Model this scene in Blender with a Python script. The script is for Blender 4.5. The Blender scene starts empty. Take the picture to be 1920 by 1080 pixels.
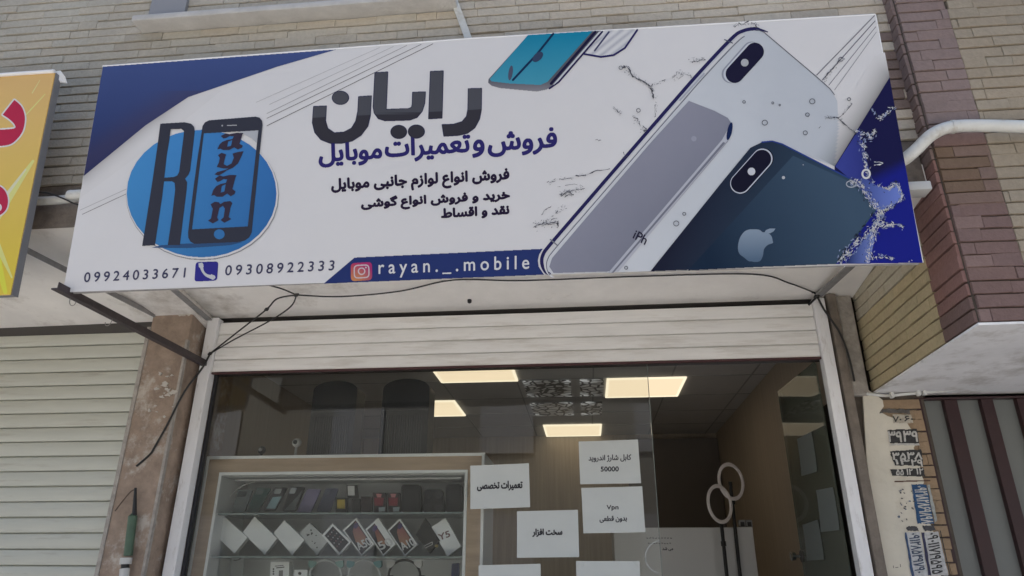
import bpy, bmesh, math, random, unicodedata
import numpy as np
from mathutils import Vector
R = math.radians
random.seed(7)
SC = bpy.context.scene
COL = SC.collection

# ------------------------------------------------------------------ camera
def nrm(v): return v / np.linalg.norm(v)
FPX = 1316.0                                   # focal length in pixels of a 1920 wide frame
AY = nrm(np.array([145, -547, FPX]))           # into the shop, in camera axes (right, up, forward)
AZ = np.array([12, 3171, FPX]); AZ = nrm(AZ - AZ.dot(AY) * AY)
AX = -np.cross(AY, AZ); AX = AX if AX[0] > 0 else -AX
CAM = np.array([0, 0, 1.6])
cd = bpy.data.cameras.new('camera'); cam = bpy.data.objects.new('camera', cd); COL.objects.link(cam)
cd.sensor_width = 36; cd.lens = FPX / 1920 * 36; cd.clip_start = .05; cd.clip_end = 500
right = Vector((AX[0], AY[0], AZ[0])); upv = Vector((AX[1], AY[1], AZ[1])); fwd = Vector((AX[2], AY[2], AZ[2]))
from mathutils import Matrix
cam.matrix_world = Matrix(((right.x, upv.x, -fwd.x, CAM[0]), (right.y, upv.y, -fwd.y, CAM[1]), (right.z, upv.z, -fwd.z, CAM[2]), (0, 0, 0, 1)))
SC.camera = cam
# ------------------------------------------------------------------ light
w = bpy.data.worlds.new('World'); SC.world = w; w.use_nodes = True
nt = w.node_tree; bg = nt.nodes['Background']
sky = nt.nodes.new('ShaderNodeTexSky'); sky.sky_type = 'NISHITA'; sky.sun_disc = False
SUN_EL, SUN_AZ = R(66), R(-28)                 # azimuth clockwise from +Y
sky.sun_elevation = SUN_EL; sky.sun_rotation = SUN_AZ
sky.air_density = 1.0; sky.dust_density = 3.0; sky.ozone_density = 1.0
nt.links.new(sky.outputs[0], bg.inputs[0]); bg.inputs[1].default_value = 0.09
sl = bpy.data.lights.new('sun', 'SUN'); sl.energy = 5.0; sl.angle = R(.5); sl.color = (1, .96, .9)
so = bpy.data.objects.new('sun', sl); COL.objects.link(so)
sd = Vector((math.sin(SUN_AZ) * math.cos(SUN_EL), math.cos(SUN_AZ) * math.cos(SUN_EL), math.sin(SUN_EL)))
so.rotation_euler = sd.to_track_quat('Z', 'Y').to_euler()
SC.view_settings.view_transform = 'Standard'; SC.view_settings.look = 'None'
SC.view_settings.exposure = 1.42; SC.view_settings.gamma = 1
SC.cycles.use_denoising = True
SC.cycles.transparent_max_bounces = 16

# ------------------------------------------------------------------ pixels to points
def rays(p):
    p = np.atleast_2d(np.asarray(p, float))
    v = np.stack([p[:, 0] - 960, 540 - p[:, 1], np.full(len(p), FPX)], 1)
    return np.stack([v @ AX, v @ AY, v @ AZ], 1)
def on_plane(p, p0, N):
    r = rays(p); t = ((np.asarray(p0) - CAM) @ N) / (r @ N)
    return CAM + r * t[:, None]
def onY(x, y, d): return on_plane((x, y), (0, d, 0), np.array([0, 1., 0]))[0]
def onZ(x, y, d): return on_plane((x, y), (0, 0, d), np.array([0, 0, 1.]))[0]
def onX(x, y, d): return on_plane((x, y), (d, 0, 0), np.array([1., 0, 0]))[0]

# ------------------------------------------------------------------ materials
def lin(c):
    return tuple(((v / 255) / 12.92 if v / 255 <= .04045 else ((v / 255 + .055) / 1.055) ** 2.4) for v in c)
def base(c, k=.56):                            # surface colour from how it looks under the soft daylight
    return tuple(min(.9, v / k) for v in lin(c))
MATS = {}
def mat(name, col, rough=.6, metal=0, noise=0, nscale=8, bump=0, bscale=60, spec=.5, stain=None, stretch=(1, 1, 1), emit=0, alpha=1, smin=.45, smax=.65, coat=0):
    if name in MATS: return MATS[name]
    m = bpy.data.materials.new(name); m.use_nodes = True; n = m.node_tree; L = n.links
    b = n.nodes['Principled BSDF']
    b.inputs['Base Color'].default_value = (*col, 1); b.inputs['Roughness'].default_value = rough
    b.inputs['Metallic'].default_value = metal; b.inputs['Specular IOR Level'].default_value = spec
    b.inputs['Coat Weight'].default_value = coat
    tc = n.nodes.new('ShaderNodeTexCoord'); mp = n.nodes.new('ShaderNodeMapping'); mp.inputs['Scale'].default_value = stretch
    L.new(tc.outputs['Object'], mp.inputs[0])
    last = None
    if noise:
        t = n.nodes.new('ShaderNodeTexNoise'); t.inputs['Scale'].default_value = nscale; t.inputs['Detail'].default_value = 8; t.inputs['Roughness'].default_value = .65
        L.new(mp.outputs[0], t.inputs['Vector'])
        r = n.nodes.new('ShaderNodeMapRange'); r.inputs[1].default_value = .3; r.inputs[2].default_value = .7
        r.inputs[3].default_value = 1 - noise; r.inputs[4].default_value = 1 + noise * .6
        L.new(t.outputs[0], r.inputs[0])
        mx = n.nodes.new('ShaderNodeVectorMath'); mx.operation = 'SCALE'; mx.inputs[0].default_value = col
        L.new(r.outputs[0], mx.inputs['Scale']); last = mx.outputs[0]
        L.new(last, b.inputs['Base Color'])
    if stain:
        t = n.nodes.new('ShaderNodeTexNoise'); t.inputs['Scale'].default_value = stain[1]; t.inputs['Detail'].default_value = 10; t.inputs['Roughness'].default_value = .7
        L.new(mp.outputs[0], t.inputs['Vector'])
        r = n.nodes.new('ShaderNodeMapRange'); r.inputs[1].default_value = smin; r.inputs[2].default_value = smax
        L.new(t.outputs[0], r.inputs[0])
        mx = n.nodes.new('ShaderNodeMix'); mx.data_type = 'RGBA'
        L.new(r.outputs[0], mx.inputs['Factor'])
        if last: L.new(last, mx.inputs['A'])
        else: mx.inputs['A'].default_value = (*col, 1)
        mx.inputs['B'].default_value = (*stain[0], 1)
        L.new(mx.outputs['Result'], b.inputs['Base Color'])
    if bump:
        t = n.nodes.new('ShaderNodeTexNoise'); t.inputs['Scale'].default_value = bscale; t.inputs['Detail'].default_value = 6
        L.new(mp.outputs[0], t.inputs['Vector'])
        bp = n.nodes.new('ShaderNodeBump'); bp.inputs['Strength'].default_value = bump; bp.inputs['Distance'].default_value = .01
        L.new(t.outputs[0], bp.inputs['Height']); L.new(bp.outputs[0], b.inputs['Normal'])
    if emit:
        b.inputs['Emission Color'].default_value = (*col, 1); b.inputs['Emission Strength'].default_value = emit
    MATS[name] = m; return m
def attr_mat(name, rough=.4, noise=.0, nscale=40, bump=0, bscale=150, dirt=0, spec=.4):
    if name in MATS: return MATS[name]
    m = bpy.data.materials.new(name); m.use_nodes = True; n = m.node_tree; L = n.links
    b = n.nodes['Principled BSDF']; b.inputs['Roughness'].default_value = rough; b.inputs['Specular IOR Level'].default_value = spec
    a = n.nodes.new('ShaderNodeAttribute'); a.attribute_name = 'Col'
    out = a.outputs['Color']
    tc = n.nodes.new('ShaderNodeTexCoord')
    for amt, s, lo in ((noise, nscale, 1), (dirt, 1.6, 0)):
        if not amt: continue
        t = n.nodes.new('ShaderNodeTexNoise'); t.inputs['Scale'].default_value = s; t.inputs['Detail'].default_value = 8; t.inputs['Roughness'].default_value = .65
        L.new(tc.outputs['Object'], t.inputs['Vector'])
        r = n.nodes.new('ShaderNodeMapRange'); r.inputs[1].default_value = .3; r.inputs[2].default_value = .7
        r.inputs[3].default_value = 1 - amt; r.inputs[4].default_value = 1 + amt * .5
        L.new(t.outputs[0], r.inputs[0])
        v = n.nodes.new('ShaderNodeVectorMath'); v.operation = 'SCALE'
        L.new(out, v.inputs[0]); L.new(r.outputs[0], v.inputs['Scale']); out = v.outputs[0]
    L.new(out, b.inputs['Base Color'])
    if bump:
        t = n.nodes.new('ShaderNodeTexNoise'); t.inputs['Scale'].default_value = bscale; t.inputs['Detail'].default_value = 5
        L.new(tc.outputs['Object'], t.inputs['Vector'])
        bp = n.nodes.new('ShaderNodeBump'); bp.inputs['Strength'].default_value = bump; bp.inputs['Distance'].default_value = .01
        L.new(t.outputs[0], bp.inputs['Height']); L.new(bp.outputs[0], b.inputs['Normal'])
    MATS[name] = m; return m
def glass_mat(name, tint=(1, 1, 1), ior=1.5, rough=0.0):
    if name in MATS: return MATS[name]
    m = bpy.data.materials.new(name); m.use_nodes = True; n = m.node_tree; L = n.links
    n.nodes.remove(n.nodes['Principled BSDF'])
    tr = n.nodes.new('ShaderNodeBsdfTransparent'); tr.inputs[0].default_value = (*tint, 1)
    gl = n.nodes.new('ShaderNodeBsdfGlossy'); gl.inputs['Roughness'].default_value = rough
    fr = n.nodes.new('ShaderNodeFresnel'); fr.inputs[0].default_value = ior
    mx = n.nodes.new('ShaderNodeMixShader')
    L.new(fr.outputs[0], mx.inputs[0]); L.new(tr.outputs[0], mx.inputs[1]); L.new(gl.outputs[0], mx.inputs[2])
    L.new(mx.outputs[0], n.nodes['Material Output'].inputs[0])
    MATS[name] = m; return m
def emit_mat(name, col, s):
    if name in MATS: return MATS[name]
    m = bpy.data.materials.new(name); m.use_nodes = True; n = m.node_tree
    n.nodes.remove(n.nodes['Principled BSDF'])
    e = n.nodes.new('ShaderNodeEmission'); e.inputs[0].default_value = (*col, 1); e.inputs[1].default_value = s
    n.links.new(e.outputs[0], n.nodes['Material Output'].inputs[0]); MATS[name] = m; return m

# ------------------------------------------------------------------ objects
def tag(o, label=None, cat=None, group=None, kind=None):
    if label: o['label'] = label
    if cat: o['category'] = cat
    if group: o['group'] = group
    if kind: o['kind'] = kind
    return o
def thing(name, label, cat, loc=(0, 0, 0), group=None):
    o = bpy.data.objects.new(name, None); COL.objects.link(o); o.location = loc; o.empty_display_size = .1
    return tag(o, label, cat, group)
def link(name, me, parent=None):
    o = bpy.data.objects.new(name, me); COL.objects.link(o)
    if parent is not None:
        o.parent = parent; o.location = -Vector(parent.location)   # meshes are in world coordinates
    return o
class MB:
    def __init__(s): s.bm = bmesh.new(); s.cl = s.bm.verts.layers.float_color.new('Col'); s.col = (1, 1, 1)
    def v(s, p):
        q = s.bm.verts.new(p); q[s.cl] = (*s.col, 1); return q
    def f(s, pts):
        try: return s.bm.faces.new([s.v(p) for p in pts])
        except ValueError: return None
    def hexa(s, a, b):                          # two rings of the same count joined
        A = [s.v(p) for p in a]; B = [s.v(p) for p in b]; n = len(A); fs = []
        for i in range(n):
            j = (i + 1) % n; fs.append(s.bm.faces.new((A[i], A[j], B[j], B[i])))
        fs.append(s.bm.faces.new(list(reversed(A)))); fs.append(s.bm.faces.new(B)); return fs
    def box(s, x0, x1, y0, y1, z0, z1, bev=0):
        a = [(x0, y0, z0), (x1, y0, z0), (x1, y1, z0), (x0, y1, z0)]; b = [(x, y, z1) for x, y, _ in a]
        fs = s.hexa(a, b)
        if bev:
            ed = list({e for f in fs for e in f.edges})
            bmesh.ops.bevel(s.bm, geom=ed, offset=bev, segments=2, profile=.5, affect='EDGES')
    def slab(s, pts, d):                        # 3D polygon pushed along vector d
        pts = [Vector(p) for p in pts]; d = Vector(d)
        s.hexa(pts, [p + d for p in pts])
    def tube(s, pts, r, n=10, caps=True):
        pts = [Vector(p) for p in pts]; rings = []
        for i, p in enumerate(pts):
            t = (pts[min(i + 1, len(pts) - 1)] - pts[max(i - 1, 0)]).normalized()
            a = t.cross(Vector((0, 0, 1))); a = a if a.length > .05 else t.cross(Vector((0, 1, 0)))
            a.normalize(); b = t.cross(a)
            rr = r[i] if isinstance(r, (list, tuple)) else r
            rings.append([s.v(p + (a * math.cos(2 * math.pi * k / n) + b * math.sin(2 * math.pi * k / n)) * rr) for k in range(n)])
        for A, B in zip(rings, rings[1:]):
            for k in range(n):
                j = (k + 1) % n; s.bm.faces.new((A[k], A[j], B[j], B[k]))
        if caps: s.bm.faces.new(list(reversed(rings[0]))); s.bm.faces.new(rings[-1])
    def build(s, name, m, parent=None, smooth=False, fix=True):
        if fix: bmesh.ops.recalc_face_normals(s.bm, faces=s.bm.faces)
        me = bpy.data.meshes.new(name); s.bm.to_mesh(me); s.bm.free()
        if smooth:
            me.shade_smooth() if hasattr(me, 'shade_smooth') else None
            try: me.set_sharp_from_angle(angle=R(35))
            except Exception: pass
        me.materials.append(m); return link(name, me, parent)
def curve(pts, n=6):                           # Catmull-Rom through 2D or 3D points
    P = [np.array(p, float) for p in pts]; out = []
    for i in range(len(P) - 1):
        a = P[i - 1] if i else P[0]; b = P[i]; c = P[i + 1]; d = P[i + 2] if i + 2 < len(P) else P[-1]
        for k in range(n):
            t = k / n
            out.append(.5 * ((2 * b) + (-a + c) * t + (2 * a - 5 * b + 4 * c - d) * t * t + (-a + 3 * b - 3 * c + d) * t ** 3))
    out.append(P[-1]); return out

# ------------------------------------------------------------------ printed art: shapes filled row by row, laid on a plane
def spans(polys, step, eo=False, dil=0.):
    xs = {}
    for P in polys:
        P = np.asarray(P, float); n = len(P)
        for i in range(n):
            x0, y0 = P[i]; x1, y1 = P[(i + 1) % n]
            if y0 == y1: continue
            dr = 1
            if y0 > y1: x0, y0, x1, y1, dr = x1, y1, x0, y0, -1
            a = math.ceil(y0 / step - .5); b = math.ceil(y1 / step - .5)
            for r in range(a, b):
                y = (r + .5) * step
                xs.setdefault(r, []).append((x0 + (x1 - x0) * (y - y0) / (y1 - y0), dr))
    rows = {}
    for r, L in xs.items():
        L.sort(); wn = 0; iv = []; st = None
        for x, dr in L:
            old = wn; wn = (wn + 1) % 2 if eo else wn + dr
            if old == 0 and wn != 0: st = x
            elif old != 0 and wn == 0: iv.append((st, x))
        rows[r] = iv
    if dil > 0:
        k = int(dil / step + .5); out = {}
        for r, iv in rows.items():
            for q in range(-k, k + 1):
                e = math.sqrt(max(0, dil * dil - (q * step) ** 2))
                out.setdefault(r + q, []).extend((a - e, b + e) for a, b in iv)
        rows = {}
        for r, iv in out.items():
            iv.sort(); m = []
            for a, b in iv:
                if m and a <= m[-1][1]: m[-1][1] = max(m[-1][1], b)
                else: m.append([a, b])
            rows[r] = m
    return rows
def ccw(P):
    P = np.asarray(P, float); x, y = P[:, 0], P[:, 1]
    return P if (x * np.roll(y, -1) - y * np.roll(x, -1)).sum() > 0 else P[::-1]
def ell(cx, cy, rx, ry=None, rot=0, n=36):
    ry = ry or rx; t = np.linspace(0, 2 * math.pi, n, endpoint=False); c, s = math.cos(rot), math.sin(rot)
    x, y = rx * np.cos(t), ry * np.sin(t); return np.stack([cx + x * c - y * s, cy + x * s + y * c], 1)
def stroke(pts, wd):
    out = []; wds = wd if isinstance(wd, (list, tuple)) else [wd] * len(pts)
    for i in range(len(pts) - 1):
        a = np.array(pts[i], float); b = np.array(pts[i + 1], float); d = b - a; L = np.linalg.norm(d)
        if L < 1e-6: continue
        n = np.array([-d[1], d[0]]) / L / 2
        out.append(ccw([a + n * wds[i], b + n * wds[i + 1], b - n * wds[i + 1], a - n * wds[i]]))
    for p, q in zip(pts, wds):
        if q > 2.2: out.append(ccw(ell(p[0], p[1], q / 2, n=10)))
    return out
def outline(P, wd): P = [tuple(p) for p in P]; return stroke(P + [P[0]], wd)
def rquad(q, r, n=5):                          # quad with rounded corners
    q = [np.array(p, float) for p in q]; out = []
    for i in range(4):
        a, b, c = q[i - 1], q[i], q[(i + 1) % 4]
        u = b + nrm(a - b) * r; v = b + nrm(c - b) * r
        for k in range(n + 1):
            t = k / n; out.append((1 - t) ** 2 * u + 2 * t * (1 - t) * b + t * t * v)
    return np.array(out)
class Art:
    def __init__(s, p0, N, lift=.0004, ink=1.0):
        s.ink = ink; s.p0 = np.asarray(p0, float); s.N = nrm(np.asarray(N, float)); s.lift = lift; s.V = []; s.C = []
        if (CAM - s.p0) @ s.N < 0: s.N = -s.N
    def add(s, polys, col, layer=1, step=.8, eo=False, dil=0., grad=False, seg=14):
        if len(polys) and np.ndim(polys[0]) == 1: polys = [polys]
        quads = []
        for r, iv in spans(polys, step, eo, dil).items():
            y0, y1 = r * step, (r + 1) * step + .02
            for a, b in iv:
                if b - a < .05: continue
                if grad and b - a > seg:
                    k = int((b - a) / seg) + 1; e = np.linspace(a, b, k + 1)
                    quads += [(e[i], e[i + 1], y0, y1) for i in range(k)]
                else: quads.append((a, b, y0, y1))
        if not quads: return
        q = np.array(quads); p = np.empty((len(q) * 4, 2))
        p[0::4] = q[:, [0, 2]]; p[1::4] = q[:, [0, 3]]; p[2::4] = q[:, [1, 3]]; p[3::4] = q[:, [1, 2]]
        s.V.append(on_plane(p, s.p0 + s.N * s.lift * layer, s.N))
        if callable(col): c = np.array([col(x, y) for x, y in p])
        else: c = np.tile(np.array(col, float), (len(p), 1))
        s.C.append(c * s.ink)
    def build(s, name, parent, m):
        V = np.concatenate(s.V); C = np.concatenate(s.C); n = len(V)
        me = bpy.data.meshes.new(name); me.vertices.add(n); me.vertices.foreach_set('co', V.ravel())
        me.loops.add(n); me.loops.foreach_set('vertex_index', np.arange(n)); me.polygons.add(n // 4)
        me.polygons.foreach_set('loop_start', np.arange(0, n, 4))
        me.update(calc_edges=True)
        a = me.color_attributes.new('Col', 'FLOAT_COLOR', 'POINT')
        a.data.foreach_set('color', np.concatenate([C, np.ones((n, 1))], 1).ravel())
        me.materials.append(m); s.V = []; s.C = []
        return link(name, me, parent)
# text ------------------------------------------------------------------
FORM = {}
for cp in list(range(0xFB50, 0xFDFF)) + list(range(0xFE70, 0xFEFD)):
    d = unicodedata.decomposition(chr(cp)).split()
    if len(d) == 2 and d[0] in ('<isolated>', '<final>', '<initial>', '<medial>'): FORM.setdefault(chr(int(d[1], 16)), {})[d[0]] = chr(cp)
def shape(t):
    out = ''
    for i, c in enumerate(t):
        F = FORM.get(c)
        if not F: out += c; continue
        pj = i > 0 and '<initial>' in FORM.get(t[i - 1], {})
        nj = i + 1 < len(t) and t[i + 1] in FORM and '<initial>' in F and '<final>' in FORM[t[i + 1]]
        k = '<medial>' if pj and nj else '<final>' if pj else '<initial>' if nj else '<isolated>'
        out += F.get(k, F.get('<isolated>', c))
    return out[::-1]
GC = {}
def contours(t, fa=True, space=1.0, shear=0.0):
    key = (t, fa, space, shear)
    if key in GC: return GC[key]
    c = bpy.data.curves.new('t', 'FONT'); c.body = shape(t) if fa else t; c.fill_mode = 'NONE'; c.resolution_u = 5
    c.space_character = space; c.shear = shear
    o = bpy.data.objects.new('t', c); COL.objects.link(o); bpy.context.view_layer.update()
    dg = bpy.context.evaluated_depsgraph_get(); me = o.evaluated_get(dg).to_mesh()
    V = np.array([v.co[:2] for v in me.vertices]); n = len(V); par = list(range(n))
    def fd(i):
        while par[i] != i: par[i] = par[par[i]]; i = par[i]
        return i
    for e in me.edges: par[fd(e.vertices[0])] = fd(e.vertices[1])
    g = {}
    for i in range(n): g.setdefault(fd(i), []).append(i)
    out = [V[sorted(ix)] for ix in g.values() if len(ix) > 2]
    o.evaluated_get(dg).to_mesh_clear(); bpy.data.objects.remove(o); bpy.data.curves.remove(c)
    GC[key] = out; return out
def text(t, x0, x1, y0, y1, slope=0., fa=True, space=1., shear=0., skew=0.):
    # outlines fitted to the box x0..x1, y0..y1 (heights at its middle), rising by slope
    cs = contours(t, fa, space, shear); A = np.concatenate(cs); mn, mx = A.min(0), A.max(0); out = []
    for c in cs:
        u = (c - mn) / (mx - mn); x = x0 + u[:, 0] * (x1 - x0) + skew * (u[:, 1] - .5) * (y1 - y0); y = y1 + u[:, 1] * (y0 - y1) + slope * (x - (x0 + x1) / 2)
        out.append(np.stack([x, y], 1))
    return out
def text_at(t, origin, ux, uy, fa=True):       # unit box mapped to an affine frame (pixels)
    cs = contours(t, fa); A = np.concatenate(cs); mn, mx = A.min(0), A.max(0); out = []
    o = np.array(origin, float); ux = np.array(ux, float); uy = np.array(uy, float)
    for c in cs:
        u = (c - mn) / (mx - mn); out.append(o + u[:, :1] * ux + u[:, 1:] * uy)
    return out
PRINT = attr_mat('printed_vinyl', .55, dirt=.05, spec=.06)
PAPERINK = attr_mat('ink', .7)
PAINT = attr_mat('stencil_paint', .8, noise=.35, nscale=70)

# ------------------------------------------------------------------ setting: ground
m_pave = mat('pavement_tiles', (.60, .57, .53), .85, noise=.1, nscale=3, bump=.3)
m_road = mat('asphalt', (.055, .055, .055), .9, noise=.2, nscale=5, bump=.4)
b = MB(); b.box(-40, 40, -3.0, 12, -.3, 0); tag(b.build('pavement', m_pave), kind='structure')
b = MB(); b.f([(-200, -200, -.14), (200, -200, -.14), (200, 200, -.14), (-200, 200, -.14)]); tag(b.build('road', m_road), kind='structure')

# ------------------------------------------------------------------ the building
G, W, BY, BX = 3.6, 2.66, 2.586, 1.454        # shop front, upper wall, bay front, bay corner
bld = thing('brick_building', 'tan brick building with purple corner bricks above the shop fronts', 'building', (0, 3.6, 0))
m_brick = attr_mat('brick', .85, noise=.12, nscale=45, bump=.35, bscale=90, dirt=.14, spec=.2)
m_mortar = mat('dark_mortar', (.085, .07, .055), .95, noise=.3, nscale=30)
m_plaster = mat('cream_plaster', (.85, .82, .77), .85, noise=.10, nscale=3, bump=.25, bscale=25, stain=((.34, .29, .23), 2.2), smin=.55, smax=.8)
m_white = mat('white_plaster', (.84, .83, .82), .8, noise=.10, nscale=5, bump=.35, bscale=18, stain=((.45, .42, .37), 4), smin=.5, smax=.72)
m_conc = mat('rough_concrete', (.27, .235, .20), .9, noise=.25, nscale=9, bump=.7, bscale=40, stain=((.12, .10, .085), 4))
TAN = (.36, .315, .235)
def bricks(mb, P, U, Nn, u0, u1, z0, z1, h, colf, L=.205, th=.012, fill=.12, gap=.0032):
    """courses of separate bricks on the plane through P; U along, Nn outward"""
    P = Vector(P); U = Vector(U); Nn = Vector(Nn); r = int((z1 - z0) / h) + 1
    for i in range(r):
        za = z0 + i * h + gap; zb = min(z0 + (i + 1) * h - gap, z1)
        if zb - za < .01: continue
        u = u0 - random.random() * L
        while u < u1:
            ln = L * random.choice((1, 1, 1, .97, .5, 1.03)); a = max(u, u0); c = min(u + ln - .0009, u1); u += ln
            if c - a < .012: continue
            k = colf((a + c) / 2, (za + zb) / 2)
            if k is None: continue
            mb.col = k; ex = 2 * gap if random.random() < fill else 0; o = th + random.uniform(-.0025, .0025); j = lambda: random.uniform(-.0016, .0016)
            mid = a + (c - a) * random.uniform(.3, .7)
            top = [(a, zb + ex + j()), (mid, zb + ex + j()), (c, zb + ex + j())]; bot = [(c, za + j()), (mid, za + j()), (a, za + j())]
            ring = bot + top
            A = [P + U * q + Vector((0, 0, zz)) - P.z * Vector((0, 0, 1)) for q, zz in ring]
            cu, cz = (a + c) / 2, (za + zb) / 2
            ins = [P + U * (q + (cu - q) * min(.4, .0009 / max(.002, abs(cu - q)))) + Vector((0, 0, zz + (cz - zz) * .05)) - P.z * Vector((0, 0, 1)) + Nn * o for q, zz in ring]
            mb.hexa([p + Nn * (o - .003) for p in A], ins)
            mb.hexa(A, [p + Nn * (o - .003) for p in A])
def jit(c, a=.1):
    a *= .6; k = 1 + random.uniform(-a, a); t = random.uniform(-.02, .02); return (c[0] * k * (1 + t), c[1] * k, c[2] * k * (1 - t))
GREY = (.45, .42, .355); PURP = (.20, .135, .122); RED = (.20, .105, .085); OCH = (.33, .26, .15)
def main_col(x, z):
    t = min(1, max(0, (x + 2.6) / 4.2)); c = tuple(GREY[i] * (1 - t) + (.60, .53, .43)[i] * t for i in range(3))
    if x > 1.31 and z > 3.45 and z < 3.95: c = (.24, .18, .155) if random.random() < .8 else c
    if x > 1.3 and z < 3.2: c = OCH
    if random.random() < .08: c = tuple(v * .85 for v in c)
    return jit(c, .07)
mb = MB(); bricks(mb, (0, W, 0), (1, 0, 0), (0, -1, 0), -6.5, BX, 3.315, 5.9, .0525, main_col, fill=.03, gap=.0042, th=.016)
mb.build('upper_brick_wall', m_brick, bld, fix=False)
b = MB(); b.box(-6.5, BX, W, W + .25, 3.313, 5.9); b.build('wall_backing', m_mortar, bld)
# bay: front and the return that faces the shop
def bay_col(x, z):
    lim = 99
    c = PURP if x < lim else (.34, .29, .22)
    if x < lim and random.random() < .3: c = (.235, .165, .15)
    if x < lim and z > 3.3: c = (.25, .19, .175)
    if math.hypot(x - BX - .05, (z - 3.12)) < .10: c = (.15, .095, .06)
    if x < lim and z > 2.98 and z < 3.25: c = tuple(.5 * a + .5 * q for a, q in zip(c, (.20, .145, .11)))
    return jit(c, .035)
LX = onY(1832, 215, BY)[0]; ZB = 2.474 + 4 * .054
mb = MB(); bricks(mb, (0, BY, 0), (1, 0, 0), (0, -1, 0), BX + .004, LX, ZB, 5.9, .054, bay_col, L=LX - BX + .01, fill=.35)
bricks(mb, (0, BY, 0), (1, 0, 0), (0, -1, 0), LX + .001, 4.2, ZB, 5.9, .054, lambda x, z: jit((.34, .29, .22), .08), fill=.08)
bricks(mb, (0, BY, 0), (1, 0, 0), (0, -1, 0), BX + .004, LX + .30, 2.474, ZB - .001, .054, bay_col, fill=.2)
bricks(mb, (0, BY, 0), (1, 0, 0), (0, -1, 0), LX + .301, 4.2, 2.474, ZB - .001, .054, lambda x, z: jit((.34, .29, .22), .08), fill=.08)
mb.build('bay_brick_front', m_brick, bld, fix=False)
YP = onX(1755, 550, BX)[1]
def ret_col(y, z):
    if z > 3.2: c = (.24, .18, .165)
    elif y < YP: c = (.27, .155, .135) if z > 2.6 else PURP
    else: c = (.50, .42, .26) if z < 2.85 else (.50, .45, .34)
    return jit(c, .07)
mb = MB(); bricks(mb, (BX, 0, 0), (0, 1, 0), (-1, 0, 0), BY + .002, YP, 2.474, 5.9, .054, ret_col, L=.6, fill=.2)
bricks(mb, (BX, 0, 0), (0, 1, 0), (-1, 0, 0), YP + .001, G + .02, 2.474, 5.9, .054, ret_col, fill=.04)
mb.build('bay_brick_return', m_brick, bld, fix=False)
b = MB(); b.box(BX, 4.2, BY, G + .3, 2.472, 5.9); b.build('bay_core', m_mortar, bld)
# slab edge, soffits
pts = [(-6.5, W - .006, 3.13), (-6.5, W - .006, 3.31)]
b = MB(); b.box(-6.5, BX - .02, W - .004, W + .2, 3.09, 3.313); b.build('slab_edge', m_conc, bld)
b = MB(); b.hexa([(-2.1, W - .002, 3.088), (BX - .014, W - .002, 3.088), (BX - .014, 3.62, 2.985), (-2.1, 3.62, 2.985)],
                 [(-2.1, W - .002, 3.2), (BX - .014, W - .002, 3.2), (BX - .014, 3.62, 3.2), (-2.1, 3.62, 3.2)])
b.build('shop_soffit', m_plaster, bld)
b = MB(); b.hexa([(-6.5, W - .002, 3.088), (-2.103, W - .002, 3.088), (-2.103, 3.62, 2.915), (-6.5, 3.55, 2.885)],
                 [(-6.5, W - .002, 3.2), (-2.103, W - .002, 3.2), (-2.103, 3.62, 3.2), (-6.5, 3.55, 3.2)])
b.build('neighbour_soffit', m_plaster, bld)
b = MB(); b.box(BX - .01, 4.2, BY - .012, G + .06, 2.462, 2.4715); b.build('bay_soffit', m_white, bld)
# pillar between the shutters
px0 = onY(283, 620, 3.45)[0]; PX1 = -2.128; PY = 3.44
b = MB(); b.box(px0, PX1, PY, 4.0, 0, 3.02, .008)
m_pil = mat('pillar_render', (.34, .26, .20), .92, noise=.35, nscale=9, bump=1.0, bscale=22, stain=((.50, .45, .39), 6), smin=.53, smax=.64)
b.build('pillar', m_pil, bld, smooth=True)
b = MB(); b.box(PX1 - .012, PX1 + .003, PY - .004, PY + .02, 0, 2.80, .002); b.box(px0 - .016, px0 + .006, PY - .006, PY + .03, 0, 2.88, .002)
b.build('pillar_corner_bead', mat('grey_cement', (.38, .35, .31), .85, noise=.3, nscale=25, bump=.5), bld)
# crumbled plaster scraps on the pillar
b = MB()
for k in range(46):
    if k < 26: x, y = random.gauss(312, 14), random.gauss(745, 24)
    else: x, y = random.uniform(285, 355), random.uniform(575, 592)
    p = Vector(onY(x, y, PY - .002)); rr = random.uniform(.003, .014)
    if p.x > PX1 - .005 or p.x < px0: continue
    ring = [p + Vector((math.cos(a) * rr * random.uniform(.3, 2.2), 0, math.sin(a) * rr * random.uniform(.2, 1.3))) for a in np.linspace(0, 6.28, 10)[:-1]]
    b.slab(ring, (0, -random.uniform(.002, .006), 0))
b.build('plaster_flakes', mat('pale_flake', (.5, .47, .42), .9), bld)
# plastered wall right of the shop, with a brick edge beside the red door
b = MB(); b.box(1.30, 1.68, G + .012, G + .35, 0, 2.475); b.build('side_wall_core', m_mortar, bld)
mb = MB(); bricks(mb, (0, G + .012, 0), (1, 0, 0), (0, -1, 0), 1.44, 1.655, 1.3, 2.44, .054, lambda x, z: jit((.33, .24, .155), .1), L=.2, th=.008)
mb.build('side_brick_courses', m_brick, bld, fix=False)
m_lime = mat('lime_plaster', (.64, .60, .50), .9, noise=.08, nscale=5, bump=.3, bscale=30, stain=((.45, .39, .30), 3), smin=.58, smax=.8)
edge = [(1662, 738)]; random.seed(3)
pl = [(1617, 725), (1640, 738), (1655, 750), (1657, 762), (1650, 772), (1664, 780), (1700, 792), (1709, 806), (1717, 832), (1713, 840), (1724, 860), (1727, 890), (1733, 902), (1728, 918), (1742, 945), (1744, 980), (1751, 1000), (1757, 1040), (1776, 1140), (1665, 1140), (1625, 860)]
b = MB(); b.slab([onY(x, y, G - .004) for x, y in pl], (0, .014, 0)); b.build('peeling_plaster', m_lime, bld)
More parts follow.
